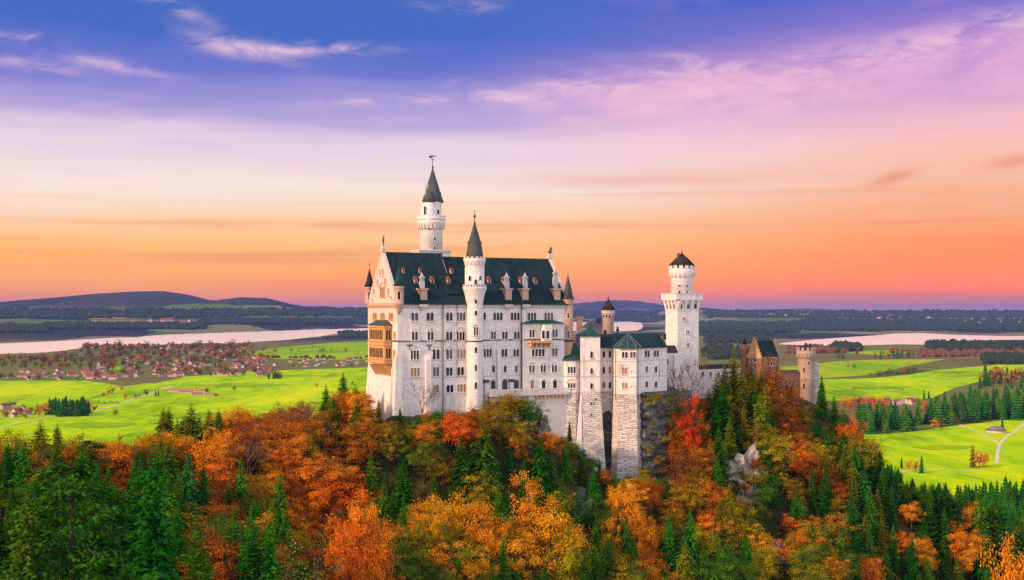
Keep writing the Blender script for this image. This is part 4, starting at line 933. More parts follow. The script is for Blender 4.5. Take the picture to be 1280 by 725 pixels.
# polygonal bay
YD = 368.5
pts = [pl(767.2, YD + 4), pl(773.5, YD + .6), pl(795.5, YD), pl(800.6, YD + 3.2), pl(800.6, YD + 12), pl(767.2, YD + 12)]
w4 = block('bay_wall', pts, YD, 434.5, 493, 625, 1.2, (451.5, 470.8, 493))
fr = edge_frame(pts[1], pts[2])
for a in ((778, 784, 440, 447.3), (788.2, 793.8, 440, 447.3)): window(bw, fr, *a, 2, True, False, w4)
window(bw, fr, 778, 783.5, 459.5, 467.5, 2, True, True, w4, 'shutter_tan'); window(bw, fr, 778.2, 783.5, 478.5, 486, 2, True, False, w4, 'shutter_tan')
for y0, y1 in ((459, 467), (478, 486)):
    x0, z1 = fr.at(787, y0); x1, z0 = fr.at(794.5, y1); mb = MB(); m_ = 9; c_ = (x0 + x1) / 2; ra = (x1 - x0) / 2; vs = []
    for O in (.18, -.02):
        for rr_ in (ra, ra - .22):
            for t in range(m_): a = math.pi * t / (m_ - 1); vs.append(fr.p(c_ - rr_ * math.cos(a), z0 + .3 + rr_ * math.sin(a), O))
    mb.add(vs, [f for j in range(m_ - 1) for f in ((j, j + 1, m_ + j + 1, m_ + j), (j, 2 * m_ + j, 2 * m_ + j + 1, j + 1), (m_ + j, m_ + j + 1, 3 * m_ + j + 1, 3 * m_ + j))]); bw.part('blind_arch', mb, 'trim_stone', w4)
# right-hand range on the cliff
pts = [pl(799.5, 373.5), pl(833.6, 381.5), pl(829, 390), pl(797, 384)]
w5 = block('range_wall', pts, 377, 433.5, 497, 0, 0, ())
for yb in (450, 469.8):
    mb = MB(); mb.prism(offset_poly(pts, .25), zp(yb, 376) - .14, zp(yb, 376) + .14); bw.part('string_course', mb, 'trim_stone', w5)
fr = edge_frame(pts[0], pts[1])
for a in ((805.8, 811.2, 438.3, 446.3), (817.2, 822.6, 438, 446)): window(bw, fr, *a, 2, True, False, w5)
for y0, y1 in ((458, 465.3), (476.8, 483.8)):
    for px in (808, 819.6): window(bw, fr, px - 1.2, px + 1.2, y0, y1, 1, True, False, w5, one=True)
# main roof of the wing with the ribbed half-cone over the bay
zr = zp(417.5, 381)
ev = [pl(748.5, 374.6), pl(772, 373), pl(801, 372.6), pl(834.6, 380.6), pl(830.5, 391.5), pl(748.5, 389)]
rg = [pl(750, 381), pl(770, 381), pl(800, 382), pl(823, 385.5), pl(822, 386), pl(750, 382)]
mb = MB(); mb.prism(ev, zp(434, 374), zr, 0, rg); mb.prism(offset_poly(ev, .15), zp(434.9, 374), zp(434.05, 374)); rf = bw.part('main_roof', mb, 'roof_teal')
bp = [pl(766, YD + 4), pl(773, YD - .3), pl(796.2, YD - .8), pl(802, YD + 2.8), pl(801, YD + 11), pl(767, YD + 11)]
ap = (*pl(785, YD + 10), zp(417, YD + 10))
mb = MB(); mb.pyramid(bp, zp(434.4, YD), ap); mb.prism(offset_poly(bp, .1), zp(435.4, YD), zp(434.45, YD)); br = bw.part('bay_roof', mb, 'roof_green', rf)
mb = MB()
for p in bp[:4] + [((bp[1][0] + bp[2][0]) / 2, (bp[1][1] + bp[2][1]) / 2)]: mb.tube([(p[0], p[1], zp(434.4, YD) + .05), (ap[0], ap[1], ap[2] + .05)], [.13, .1], 5)
bw.part('roof_rib', mb, 'roof_grey', br)
for px, yt in ((756.5, 413), (831, 417)):
    mb = MB(); a, b = pl(px, 386); mb.lathe(a, b, [(.5, zp(424, 386)), (.45, zp(yt + 2, 386)), (.65, zp(yt + 1.5, 386)), (.1, zp(yt - 1, 386))], 8); bw.part('roof_finial', mb, 'lead_dark', rf)
for px, p0 in ((797.6, YD + .9), (769.3, YD + 2.2)):
    mb = MB(); a, b = pl(px, p0 - .6); mb.lathe(a, b, [(.12, zp(500, YD)), (.12, zp(435, YD))], 6); bw.part('downpipe', mb, 'pipe_dark', w4)

# ------------------------------------------------------------------ knights' house and its round turret in the court
kh = Thing('castle_house', 'grey roofed castle house half hidden behind the green roofed wing, with orange chimney', 'castle building', *pl(745, 418), -30)
YK = 412
pts = [pl(716, YK), pl(770, YK + 6), pl(768, YK + 18), pl(716, YK + 14)]
mb = MB(); mb.prism(pts, -36, zp(419, YK)); w_ = kh.part('wall', mb, 'pale_plaster')
mb = MB(); mb.prism(offset_poly(pts, .6), zp(419, YK) + .004, zp(401, YK + 8), 0, [pl(737, YK + 8), pl(756, YK + 11), pl(756, YK + 11.4), pl(737, YK + 8.4)]); rk = kh.part('roof', mb, 'roof_grey')
a, b = pl(724.5, YK + 3); mb = MB(); mb.box(a - .85, a + .85, b - .6, b + .6, zp(420, YK), zp(398.5, YK)); mb.box(a - 1.1, a + 1.1, b - .8, b + .8, zp(398.48, YK), zp(396, YK)); kh.part('chimney', mb, 'golden_stone', rk)
a, b = pl(748.5, YK + 9); mb = MB(); mb.box(a - .7, a + .7, b - .5, b + .5, zp(404, YK), zp(398, YK)); kh.part('chimney', mb, 'lead_dark', rk)
a, b = pl(734, YK - .5); mb = MB(); mb.prism([(a - 5, b - 2.5), (a + 1, b - 2.5), (a + 1, b + 2), (a - 5, b + 2)], -36, zp(418, YK)); mb.prism([(a - 5.3, b - 2.8), (a + 1.3, b - 2.8), (a + 1.3, b + 2), (a - 5.3, b + 2)], zp(417.98, YK), zp(410, YK), 0, [(a - 1.2, b - 2.7), (a - 1, b - 2.7), (a - 1, b + 2), (a - 1.2, b + 2)]); kh.part('gabled_annex', mb, 'roof_grey')
a, b = pl(760.3, YK + 3); q = lambda hw: hw * (YK + 3) / 1500; z = lambda py: zp(py, YK + 3)
mb = MB(); mb.lathe(a, b, [(q(7.2), -36), (q(7), z(396)), (q(7.2), z(395)), (q(8), z(393)), (q(8), z(387.2))], 20); tk = kh.part('turret', mb, 'tan_stone')
mb = MB(); mb.lathe(a, b, [(q(9.2), z(387.4)), (q(5), z(380.5)), (q(.6), z(373.6)), (q(.3), z(369.5))], 20); kh.part('turret_roof', mb, 'roof_dark', tk)
for k, pc in enumerate((754.5, 758.3, 762, 765.6)): window(kh, tang_frame(a, b, q(7.6), pc), pc - .8, pc + .8, 392.5, 396, 1, True, False, tk, one=True, sill=False)
mb = MB(); mb.ring_boxes(a, b, q(7.9), q(8.5), z(391), z(387.5), 16, .5); kh.part('battlement', mb, 'trim_stone', tk)
# stone finial figure on the court side gable
a, b = pl(772, 408); fg_ = Thing('statue', 'small dark carved finial figure standing against the pale lake behind the green roof', 'statue', a, b, zp(424, 408))
mb = MB(); mb.lathe(a, b, [(.9, zp(424, 408)), (.5, zp(418, 408)), (.35, zp(415, 408)), (.62, zp(412.5, 408)), (.3, zp(411, 408)), (.4, zp(409.8, 408)), (.05, zp(407.5, 408))], 10); fg_.part('figure', mb, 'lead_dark')

# ------------------------------------------------------------------ square tower
YC = 420.0
c0 = pl(847, YC); wd = Frame((c0[0], c0[1], 0), (1, 0, 0), (0, -1, 0)).at(873.3, 420)[0]; wn = -Frame((c0[0], c0[1], 0), (0, -1, 0), (-1, 0, 0)).at(832, 420)[0]
u0, v0 = c0; u1, v1 = u0 + wd, v0 + max(wn, wd * .8)
sq = Thing('castle_tower', 'white square tower with arched overhanging platform and round turret on top', 'castle tower', (u0 + u1) / 2, (v0 + v1) / 2, -36)
z = lambda py: zp(py, YC)
mb = MB(); mb.box(u0, u1, v0, v1, -48, z(374.5)); wq = sq.part('wall', mb, 'limestone')
ov = (u1 - u0) * .125
mb = MB(); mb.box(u0 - ov, u1 + ov, v0 - ov, v1 + ov, z(374.4), z(367.2)); mb.box(u0 - ov - .2, u1 + ov + .2, v0 - ov - .2, v1 + ov + .2, z(367.18), z(366.4)); pf = sq.part('platform', mb, 'limestone')
# corbel piers with arches between
mb = MB()
def pier(cx, cy, ax, out):
    w2 = .5
    if ax == 'u': q0 = [(cx - w2, cy), (cx + w2, cy)]; 
    if ax == 'u': mb.prism([(cx - w2, cy - .08), (cx + w2, cy - .08), (cx + w2, cy + .3), (cx - w2, cy + .3)], z(389), z(374.45), 0, [(cx - w2, cy - out), (cx + w2, cy - out), (cx + w2, cy + .3), (cx - w2, cy + .3)])
    else: mb.prism([(cx - .08, cy - w2), (cx + .3, cy - w2), (cx + .3, cy + w2), (cx - .08, cy + w2)], z(389), z(374.45), 0, [(cx - out, cy - w2), (cx + .3, cy - w2), (cx + .3, cy + w2), (cx - out, cy + w2)])
NP = 4
for k in range(NP):
    t = k / (NP - 1); pier(u0 + .5 + (u1 - u0 - 1.0) * t, v0, 'u', ov - .05); pier(u0, v0 + .5 + (v1 - v0 - 1.0) * t, 'v', ov - .05)
# arch heads between piers (front and left)
def archhead(fr, xa, xb, ztop, zspr, m=8):
    c = (xa + xb) / 2; r = (xb - xa) / 2
    arc = [(c - r * math.cos(math.pi * t / m), zspr + r * math.sin(math.pi * t / m)) for t in range(m + 1)]
    for t in range(m):
        a_, b_ = arc[t], arc[t + 1]
        mb.add([fr.p(a_[0], a_[1], 0), fr.p(b_[0], b_[1], 0), fr.p(b_[0], ztop, 0), fr.p(a_[0], ztop, 0)], [(0, 1, 2, 3)])
        mb.add([fr.p(a_[0], a_[1], 0), fr.p(b_[0], b_[1], 0), fr.p(b_[0], b_[1], -ov), fr.p(a_[0], a_[1], -ov)], [(0, 1, 2, 3)])
f1 = Frame((u0, v0 - ov + .06, 0), (1, 0, 0), (0, -1, 0)); f2 = Frame((u0 - ov + .06, v0, 0), (0, -1, 0), (-1, 0, 0))
for k in range(NP - 1):
    t0 = .5 + (u1 - u0 - 1.0) * k / (NP - 1) + .5; t1 = .5 + (u1 - u0 - 1.0) * (k + 1) / (NP - 1) - .5; archhead(f1, t0, t1, z(374.42), z(374.42) - (t1 - t0) / 2 - .15)
    t0 = .5 + (v1 - v0 - 1.0) * k / (NP - 1) + .5; t1 = .5 + (v1 - v0 - 1.0) * (k + 1) / (NP - 1) - .5; archhead(f2, -t1, -t0, z(374.42), z(374.42) - (t1 - t0) / 2 - .15)
sq.part('corbel', mb, 'limestone', wq)
cu, cv = (u0 + u1) / 2, (v0 + v1) / 2; Y = l2w(cu, cv)[1]; q = lambda hw: hw * Y / 1500; z = lambda py: zp(py, Y)
cu = Frame((0, cv, 0), (1, 0, 0), (0, -1, 0)).at(852.3, 350)[0]
mb = MB(); mb.lathe(cu, cv, [(q(14), z(367.3)), (q(13.6), z(348)), (q(14.2), z(346.5)), (q(16), z(342)), (q(16.3), z(340)), (q(16.3), z(336.5))], 26); tr = sq.part('round_turret', mb, 'limestone')
mb = MB(); mb.ring_boxes(cu, cv, q(14), q(16.4), z(346), z(342), 18, .5); sq.part('corbel_ring', mb, 'trim_stone', tr)
mb = MB(); mb.ring_boxes(cu, cv, q(14.8), q(16.6), z(336.4), z(331.8), 14, .62); sq.part('battlement', mb, 'limestone', tr)
mb = MB(); mb.lathe(cu, cv, [(q(16.9), z(332.3)), (q(9), z(324)), (q(1.4), z(317.2)), (q(.4), z(316)), (q(1), z(315)), (q(.3), z(313.6)), (q(.2), z(312))], 24); sq.part('turret_roof', mb, 'roof_dark', tr)
a = cu - q(6.4); mb = MB(); mb.box(a - q(1.1), a + q(1.1), cv - q(3), cv - q(.5), z(328), z(317.6)); mb.box(a - q(1.4), a + q(1.4), cv - q(3.3), cv - q(.2), z(317.58), z(316.6)); sq.part('chimney', mb, 'house_roof_brown', tr)
for pc in (849.4, 858.7): window(sq, tang_frame(cu, cv, q(14), pc), pc - 1, pc + 1, 363.6, 367, 1, True, False, tr, one=True, sill=False); window(sq, tang_frame(cu, cv, q(13.9), pc), pc - .8, pc + .8, 356.3, 358.2, 1, False, False, tr, one=True, sill=False)
f1 = Frame((u0, v0, 0), (1, 0, 0), (0, -1, 0)); f2 = Frame((u0, v0, 0), (0, -1, 0), (-1, 0, 0))
for pc, y0, y1 in ((854.5, 396.8, 400.5), (859.2, 413, 416.8), (859.6, 429, 433)): window(sq, f1, pc - 1.5, pc + 1.5, y0, y1, 2, True, False, wq)
for pc in (851, 860, 869): window(sq, f1, pc - 1.2, pc + 1.2, 380, 386, 1, True, False, wq, one=True, sill=False)
for pc in (835, 839.3, 843.5): window(sq, f2, pc - .6, pc + .6, 380, 386, 1, True, False, wq, one=True, sill=False)
# low annex between the tower and the wing
pts = [pl(832.8, 392), pl(853, 394), pl(853, 404), pl(832.8, 402)]
mb = MB(); mb.prism(pts, -50, zp(441.2, 392)); an = sq.part('annex_wall', mb, 'limestone')
mb = MB(); mb.prism(offset_poly([pl(832.8, 392), pl(847, 393.4), pl(847, 403), pl(832.8, 402)], .3), zp(441.15, 392), zp(432, 396), 0, [pl(833.5, 398), pl(843.5, 399), pl(843.5, 399.5), pl(833.5, 398.5)]); sq.part('annex_roof', mb, 'roof_dark', an)
fr = edge_frame(pts[0], pts[1]); window(sq, fr, 833.6, 835, 449, 455, 1, True, False, an, one=True)
mb = MB(); a, b = pl(841.5, 391.6); mb.lathe(a, b, [(.1, -45), (.1, zp(442, 392))], 6); sq.part('downpipe', mb, 'pipe_dark', an)

# ------------------------------------------------------------------ connecting wing and gatehouse
cw = Thing('castle_wing', 'long low castle wing with a flat dark roof between square tower and gatehouse', 'castle building', *pl(898, 432), -34)
pts = [pl(868, 424), pl(926, 438), pl(924, 446), pl(866, 432)]
mb = MB(); mb.prism(pts, -48, zp(461, 430)); w_ = cw.part('wall', mb, 'pale_plaster')
mb = MB(); mb.prism(offset_poly(pts, .6), zp(461, 430) + .004, zp(456.5, 430), 0, offset_poly(pts, -1.2)); cw.part('roof', mb, 'roof_dark')
for px in (878, 888, 898, 908): window(cw, edge_frame(pts[0], pts[1]), px - 1, px + 1, 465, 471, 1, True, False, w_, one=True)

gh = Thing('gatehouse', 'red brick and sandstone gatehouse with stepped gable, green roof and round crenellated tower', 'castle building', *pl(955, 446), -36)
YG = 440; z = lambda py: zp(py, YG)
a0 = pl(934.5, YG + 4); a1 = pl(951, YG - 1); b1 = pl(974, YG + 8); b0 = pl(958, YG + 14)
# block with the gable end turned to the left, ridge running right
mb = MB(); mb.prism([a0, a1, b1, b0], -46, z(447)); wg = gh.part('wall', mb, 'brick_red')
gm = ((a0[0] + a1[0]) / 2, (a0[1] + a1[1]) / 2); bm_ = ((b0[0] + b1[0]) / 2, (b0[1] + b1[1]) / 2)
dn = Vector((a1[0] - a0[0], a1[1] - a0[1])).normalized(); ax_ = Vector((b1[0] - a1[0], b1[1] - a1[1])).normalized()
mb = MB(); mb2 = MB(); GW = math.dist(a0, a1)
for k in range(6):
    h0 = z(447) + (z(425) - z(447)) * k / 6 + .003; h1 = z(447) + (z(425) - z(447)) * (k + 1) / 6; hw = GW / 2 * (1 - k / 6.3) + .2
    c_ = Vector(gm); p0 = c_ - dn * hw; p1 = c_ + dn * hw
    mb.prism([tuple(p0 - ax_ * .3), tuple(p1 - ax_ * .3), tuple(p1 + ax_ * .5), tuple(p0 + ax_ * .5)], h0, h1)
    c_ = Vector(bm_); p0 = c_ - dn * hw; p1 = c_ + dn * hw
    mb2.prism([tuple(p0 - ax_ * .5), tuple(p1 - ax_ * .5), tuple(p1 + ax_ * .3), tuple(p0 + ax_ * .3)], h0, h1)
gh.part('stepped_gable', mb, 'golden_stone')
gh.part('stepped_gable', mb2, 'sandstone')
p_ = [tuple(Vector(p) + ax_ * (.52 if i < 2 else -.52)) for i, p in enumerate((a0, a1, b1, b0))]; g0 = Vector(gm) + ax_ * .52; g1 = Vector(bm_) - ax_ * .52
mb = MB(); mb.prism(p_, z(447) + .01, z(426.3), 0, [tuple(g0 - dn * .05), tuple(g0 + dn * .05), tuple(g1 + dn * .05), tuple(g1 - dn * .05)]); gr = gh.part('roof', mb, 'roof_teal')
for p, c_ in ((gm, 'golden_stone'), (bm_, 'lead_dark')): mb = MB(); mb.lathe(p[0], p[1], [(.6, z(425.5)), (.35, z(423.8)), (.5, z(423)), (.08, z(421.5))], 8); gh.part('gable_finial', mb, c_, gr)
fr = edge_frame(a0, a1); fr2 = edge_frame(a1, b1)
for px, y0, y1 in ((942, 436, 441), (939.5, 448, 453), (944.5, 448, 453), (942, 460, 466)): window(gh, fr, px - 1, px + 1, y0, y1, 1, True, False, wg, one=True)
for px in (957, 964, 970): window(gh, fr2, px - 1, px + 1, 452, 457, 1, True, False, wg, one=True)
mb = MB(); mb.prism(offset_poly([a0, a1, b1, b0], .25), z(447) - .3, z(447) - .004); gh.part('cornice', mb, 'golden_stone', wg)
# small turret left of the gable
a, b = pl(930.5, YG + 6); q = lambda hw: hw * YG / 1500
mb = MB(); mb.lathe(a, b, [(q(5.2), -46), (q(5.2), z(440)), (q(6), z(438)), (q(6), z(434))], 16); tg = gh.part('turret', mb, 'brick_red'); mb = MB(); mb.ring_boxes(a, b, q(4.6), q(6.1), z(433.98), z(430.8), 8, .55); gh.part('battlement', mb, 'golden_stone', tg)
mb = MB(); mb.lathe(a, b, [(q(4.4), z(434)), (q(2.4), z(428)), (q(.3), z(422.5))], 14); gh.part('turret_roof', mb, 'roof_dark', tg)
# lower range to the right and the white footing
pts = [pl(966, YG - 6), pl(1001, YG + 2), pl(1001, YG + 10), pl(966, YG + 3)]
mb = MB(); mb.prism(pts, -48, z(467)); wr = gh.part('range_wall', mb, 'brick_red'); mb = MB(); mb.prism(offset_poly(pts, .5), z(467) + .003, z(463.4), 0, offset_poly(pts, -.8)); gh.part('range_roof', mb, 'roof_slate', wr)
fr = edge_frame(pts[0], pts[1])
for px in (975, 983, 991): window(gh, fr, px - .9, px + .9, 474, 480, 1, True, False, wr, one=True)
pts = [pl(966, YG - 9), pl(987, YG - 7), pl(987, YG - 5), pl(966, YG - 6.2)]
mb = MB(); mb.prism(pts, -50, z(491)); gh.part('footing', mb, 'limestone')
# round corner tower
a, b = pl(1007.5, YG + 3); q = lambda hw: hw * (YG + 3) / 1500; z = lambda py: zp(py, YG + 3)
mb = MB(); mb.lathe(a, b, [(q(10.8), -50), (q(10.2), z(474)), (q(10.5), z(473)), (q(10.1), z(472)), (q(10), z(448)), (q(10.4), z(447)), (q(12), z(442.5)), (q(12), z(438.5))], 24); tg = gh.part('corner_tower', mb, 'tan_stone')
mb = MB(); mb.ring_boxes(a, b, q(10.2), q(12.2), z(438.45), z(434.2), 12, .55); mb.ring_boxes(a, b, q(10.2), q(12.1), z(446.5), z(442.6), 16, .5); gh.part('battlement', mb, 'tan_stone', tg)
mb = MB(); mb.lathe(a, b, [(q(9.6), z(438)), (q(8.6), z(433.5)), (q(2), z(430.8)), (q(.4), z(428))], 18); gh.part('tower_roof', mb, 'roof_dark', tg)
for dx in (-3.5, 4.5): mb = MB(); mb.lathe(a + q(dx), b - q(3), [(q(1.1), z(434)), (q(1.0), z(430)), (q(.1), z(428.3))], 8); gh.part('roof_finial', mb, 'roof_dark', tg)
for pc, ya, yb in ((1005, 459.5, 465.5), (1005, 479, 485), (1011, 452, 455)): window(gh, tang_frame(a, b, q(10.3), pc), pc - 1, pc + 1, ya, yb, 1, True, False, tg, one=True, sill=False)
pts = [pl(1016, YG + 6), pl(1023.5, YG + 6), pl(1023.5, YG + 11), pl(1016, YG + 11)]; mb = MB(); mb.prism(pts, -46, zp(453, YG + 6)); gh.part('stub_wall', mb, 'rubble_stone', tg)
# yellow shed below the gatehouse
YH = 428
pts = [pl(991, YH), pl(999.5, YH + 1), pl(999.5, YH + 5), pl(991, YH + 4)]
sd = Thing('shed', 'small yellow walled shed with dark lean-to roof below the gatehouse tower', 'shed', *pl(995, YH + 2), zp(516, YH))
mb = MB(); mb.prism(pts, zp(530, YH), zp(503, YH)); ws = sd.part('wall', mb, 'golden_stone'); mb = MB(); mb.prism(offset_poly(pts, .6), zp(503, YH) + .003, zp(499.5, YH), 0, [pl(990.5, YH + 3.6), pl(1000, YH + 4.6), pl(1000, YH + 5), pl(990.5, YH + 4)]); sd.part('roof', mb, 'roof_dark')
fr = edge_frame(pts[0], pts[1]); window(sd, fr, 994.5, 997, 506, 511, 1, False, False, ws, one=True, sill=False)

# ------------------------------------------------------------------ rocks
from mathutils import noise as mn
def rock_outcrop(px, py, w, h, label, seed, pale=False):
    x, y, z = hit(px, py)
    bm = bmesh.new(); bmesh.ops.create_icosphere(bm, subdivisions=4, radius=1.0)
    for v in bm.verts:
        p = v.co.copy(); k = Vector((p.x * 1.6 + seed, p.y * 1.6, p.z * 2.2))
        f = 1 + .62 * mn.fractal(k, 1.0, 2.0, 5) + .30 * mn.noise(k * 3.1) + .12 * mn.noise(k * 7.0)
        st = .12 * math.sin(p.z * 14 + 3 * mn.noise(k))
        v.co = Vector((p.x * w * (f + st), p.y * w * .7 * (f + st), p.z * h * f))
    me = bpy.data.meshes.new('rock_outcrop'); bm.to_mesh(me); bm.free(); me.materials.append(MATS['rock_pale' if pale else 'rock'])
    o = bpy.data.objects.new('rock_outcrop', me); COL.objects.link(o); o.location = (x, y + w * .45, z - h * .25); o.rotation_euler = (R(-12), 0, seed)
    tag(o, label, 'rock')
rock_outcrop(926, 594, 10.0, 9.5, 'pale grey bare rock outcrop among yellow trees below the gatehouse', 1.0, True)
rock_outcrop(912, 612, 3.5, 6, 'narrow pale rock rib at the foot of the gatehouse outcrop', 7.7, True)
rock_outcrop(975, 705, 7.0, 7.5, 'grey rock face between golden and green trees at the bottom right of centre', 2.3, True)
rock_outcrop(733, 645, 6.5, 6.5, 'tall dark grey rock wall below the arched gate foundations', 3.1)
rock_outcrop(674, 552, 3.5, 6, 'grey rock rib just left of the stone foundations under the terrace', 4.9)
rock_outcrop(1008, 690, 3.5, 7, 'slim grey rock shelf right of the bottom rock face', 6.0)
rock_outcrop(600, 655, 3.5, 6, 'small shaded rock between golden trees below the stair turret', 8.4)
rock_outcrop(848, 622, 4.0, 5, 'low mossy rock under the tall cliff beside the foundations', 9.2)
def cliff():
    path = [pl(797.5, 371.5), pl(806, 370), pl(820, 372.5), pl(833, 376), pl(845, 381), pl(858, 390), pl(866, 402)]
    N, M = 60, 70; vs = []; fs_ = []
    ztop, zbot = zp(491.5, 374), -64
    for j in range(M + 1):
        tz = j / M
        for i in range(N + 1):
            s_ = i / N * (len(path) - 1); k = min(int(s_), len(path) - 2); f = s_ - k
            p = (path[k][0] + (path[k + 1][0] - path[k][0]) * f, path[k][1] + (path[k + 1][1] - path[k][1]) * f)
            zt2 = ztop - (0 if s_ < 3.6 else (s_ - 3.6) * 1.2); z = zt2 + (zbot - zt2) * tz
            d = (CAML.xy - Vector(p)).normalized()
            q_ = Vector((p[0] * .16, z * .22, 3)); n = mn.fractal(q_, 1.0, 2.0, 5) * 1.7 + abs(mn.noise(q_ * 2.7)) * 1.4 - .6 + (tz ** 1.5) * 3.0
            if tz < .02: n = -.2
            n += .35 * math.sin(z * 2.1 + 4 * mn.noise(q_ * .7))
            vs.append((p[0] + d.x * n, p[1] + d.y * n, z))
    for j in range(M):
        for i in range(N):
            a = j * (N + 1) + i; fs_.append((a, a + N + 1, a + N + 2, a + 1))
    b = len(vs)
    for i in range(N + 1):
        p = vs[i]; d = (Vector((p[0], p[1])) - CAML.xy).normalized(); vs.append((p[0] + d.x * 16, p[1] + d.y * 16, p[2] + .8))
    for i in range(N): fs_.append((i, i + 1, b + i + 1, b + i))
    x, y = l2w(0, 0); mb = MB(); mb.add(vs, fs_, 0, False); o = mb.build('rock_cliff', 'rock'); o.location = F0; o.rotation_euler = (0, 0, YAW)
    tag(o, kind='structure')
cliff()

# ------------------------------------------------------------------ tree prototypes, one unit tall
def leaf_mesh(name, V, Fc):
    me = bpy.data.meshes.new(name); me.from_pydata(V, [], Fc); me.update(); return me
def spruce_proto(seed, levels=58, nb=8, seg=5, wid=.185, gap=.08, droop=.55):
    r = random.Random(seed); V = []; Fc = []
    lean = (r.uniform(-.02, .02), r.uniform(-.02, .02))
    for L in range(levels):
        h = gap + (1 - gap - .005) * (L / (levels - 1)) ** .92
        base = wid * (1 - h) ** .78 * (.72 + .45 * r.random()) + .006
        n = max(4, int(nb * (1 - h * .4))); a0 = r.random() * 6.28
        for k in range(n):
            a = a0 + k * 6.2832 / n + r.uniform(-.3, .3); ln = base * r.uniform(.72, 1.18)
            if r.random() < .06: continue
            ca, sa = math.cos(a), math.sin(a)
            sgn = max(2, int(seg * (1 - h) + 1.5))
            def P(t): return (ca * ln * t + lean[0] * h, sa * ln * t + lean[1] * h, h + ln * (.16 * t - droop * t * t + .22 * t ** 4))
            for s in range(sgn):
                t0 = .06 + .94 * s / sgn; t1 = .06 + .94 * (s + 1.25) / sgn; p0 = P(t0); p1 = P(min(t1, 1.06))
                w_ = ln * (.34 - .24 * t0) * r.uniform(.7, 1.3) + .004
                for sd in (-1, 1):
                    tip = (p0[0] * .35 + p1[0] * .65 - sa * sd * w_, p0[1] * .35 + p1[1] * .65 + ca * sd * w_, p0[2] * .3 + p1[2] * .7 - w_ * r.uniform(.2, .75))
                    b = len(V); V += [p0, p1, tip]; Fc.append((b, b + 1, b + 2))
                b = len(V); V += [p0, p1, ((p0[0] + p1[0]) / 2, (p0[1] + p1[1]) / 2, (p0[2] + p1[2]) / 2 - w_ * r.uniform(.5, 1.0))]; Fc.append((b, b + 1, b + 2))
    b = len(V); V += [(.005, 0, .97), (-.004, .004, .97), (-.002, -.005, .97), (lean[0], lean[1], 1.0)]; Fc += [(b, b + 1, b + 3), (b + 1, b + 2, b + 3), (b + 2, b, b + 3)]
    mb = MB(); mb.tube([(0, 0, -.04), (0, 0, .3), (lean[0] * .9, lean[1] * .9, .93)], [.016, .012, .003], 6)
    return V, Fc, mb
def tier_proto(seed, wid):
    """small far conifer: one connected surface of ragged tiers"""
    r = random.Random(seed); T = 9; n = 12; V = []; Fc = []
    for k in range(T):
        h = .04 + .9 * k / T; ro = wid * (1 - h) ** .85 + .01
        for inner in (0, 1):
            for q in range(n):
                a = 6.2832 * (q + .5 * (k % 2)) / n + r.uniform(-.15, .15)
                rr = ro * (r.uniform(.65, 1.2) if q % 2 else r.uniform(.4, .75)) if not inner else ro * r.uniform(.22, .4)
                zz = h + (r.uniform(-.03, .015) if not inner else .9 / T * r.uniform(.6, .85)); V.append((math.cos(a) * rr, math.sin(a) * rr, zz))
    for j in range(2 * T - 1):
        for q in range(n): q2 = (q + 1) % n; Fc.append((j * n + q, j * n + q2, (j + 1) * n + q2, (j + 1) * n + q))
    V.append((0, 0, 1)); e = (2 * T - 1) * n
    for q in range(n): Fc.append((e + q, e + (q + 1) % n, len(V) - 1))
    mb = MB(); mb.tube([(0, 0, -.02), (0, 0, .3)], [.015, .01], 5); return V, Fc, mb
def pine_proto(seed):
    """broad old conifer with flat tiers of foliage"""
    r = random.Random(seed); V = []; Fc = []; mb = MB()
    mb.tube([(0, 0, -.05), (.01, 0, .4), (0, .01, .9)], [.024, .018, .006], 7)
    for k in range(34):
        h = .22 + .74 * (k / 33) ** .9; a = k * 2.4 + r.uniform(-.4, .4); ln = (.40 * (1 - h) ** .55 + .05) * r.uniform(.7, 1.15)
        ca, sa = math.cos(a), math.sin(a); mb.tube([(0, 0, h - .03), (ca * ln * .5, sa * ln * .5, h), (ca * ln, sa * ln, h - .01)], [.006, .004, .0015], 4)
        for s in range(150):
            t = r.uniform(.15, 1.08); off = r.gauss(0, .22) * ln * (.4 + .6 * t)
            c = Vector((ca * ln * t - sa * off, sa * ln * t + ca * off, h + r.gauss(.006, .012) - .10 * ln * t * t - abs(off) * .25))
            d = Vector((ca + r.uniform(-.8, .8), sa + r.uniform(-.8, .8), r.uniform(-.7, .25))).normalized(); e = d.cross(Vector((r.uniform(-.4, .4), r.uniform(-.4, .4), 1))).normalized()
            z_ = r.uniform(.012, .022); b = len(V); V += [tuple(c - d * z_), tuple(c + e * z_ * .45), tuple(c + d * z_ * 1.2), tuple(c - e * z_ * .45)]; Fc.append((b, b + 1, b + 2, b + 3))
    return V, Fc, mb
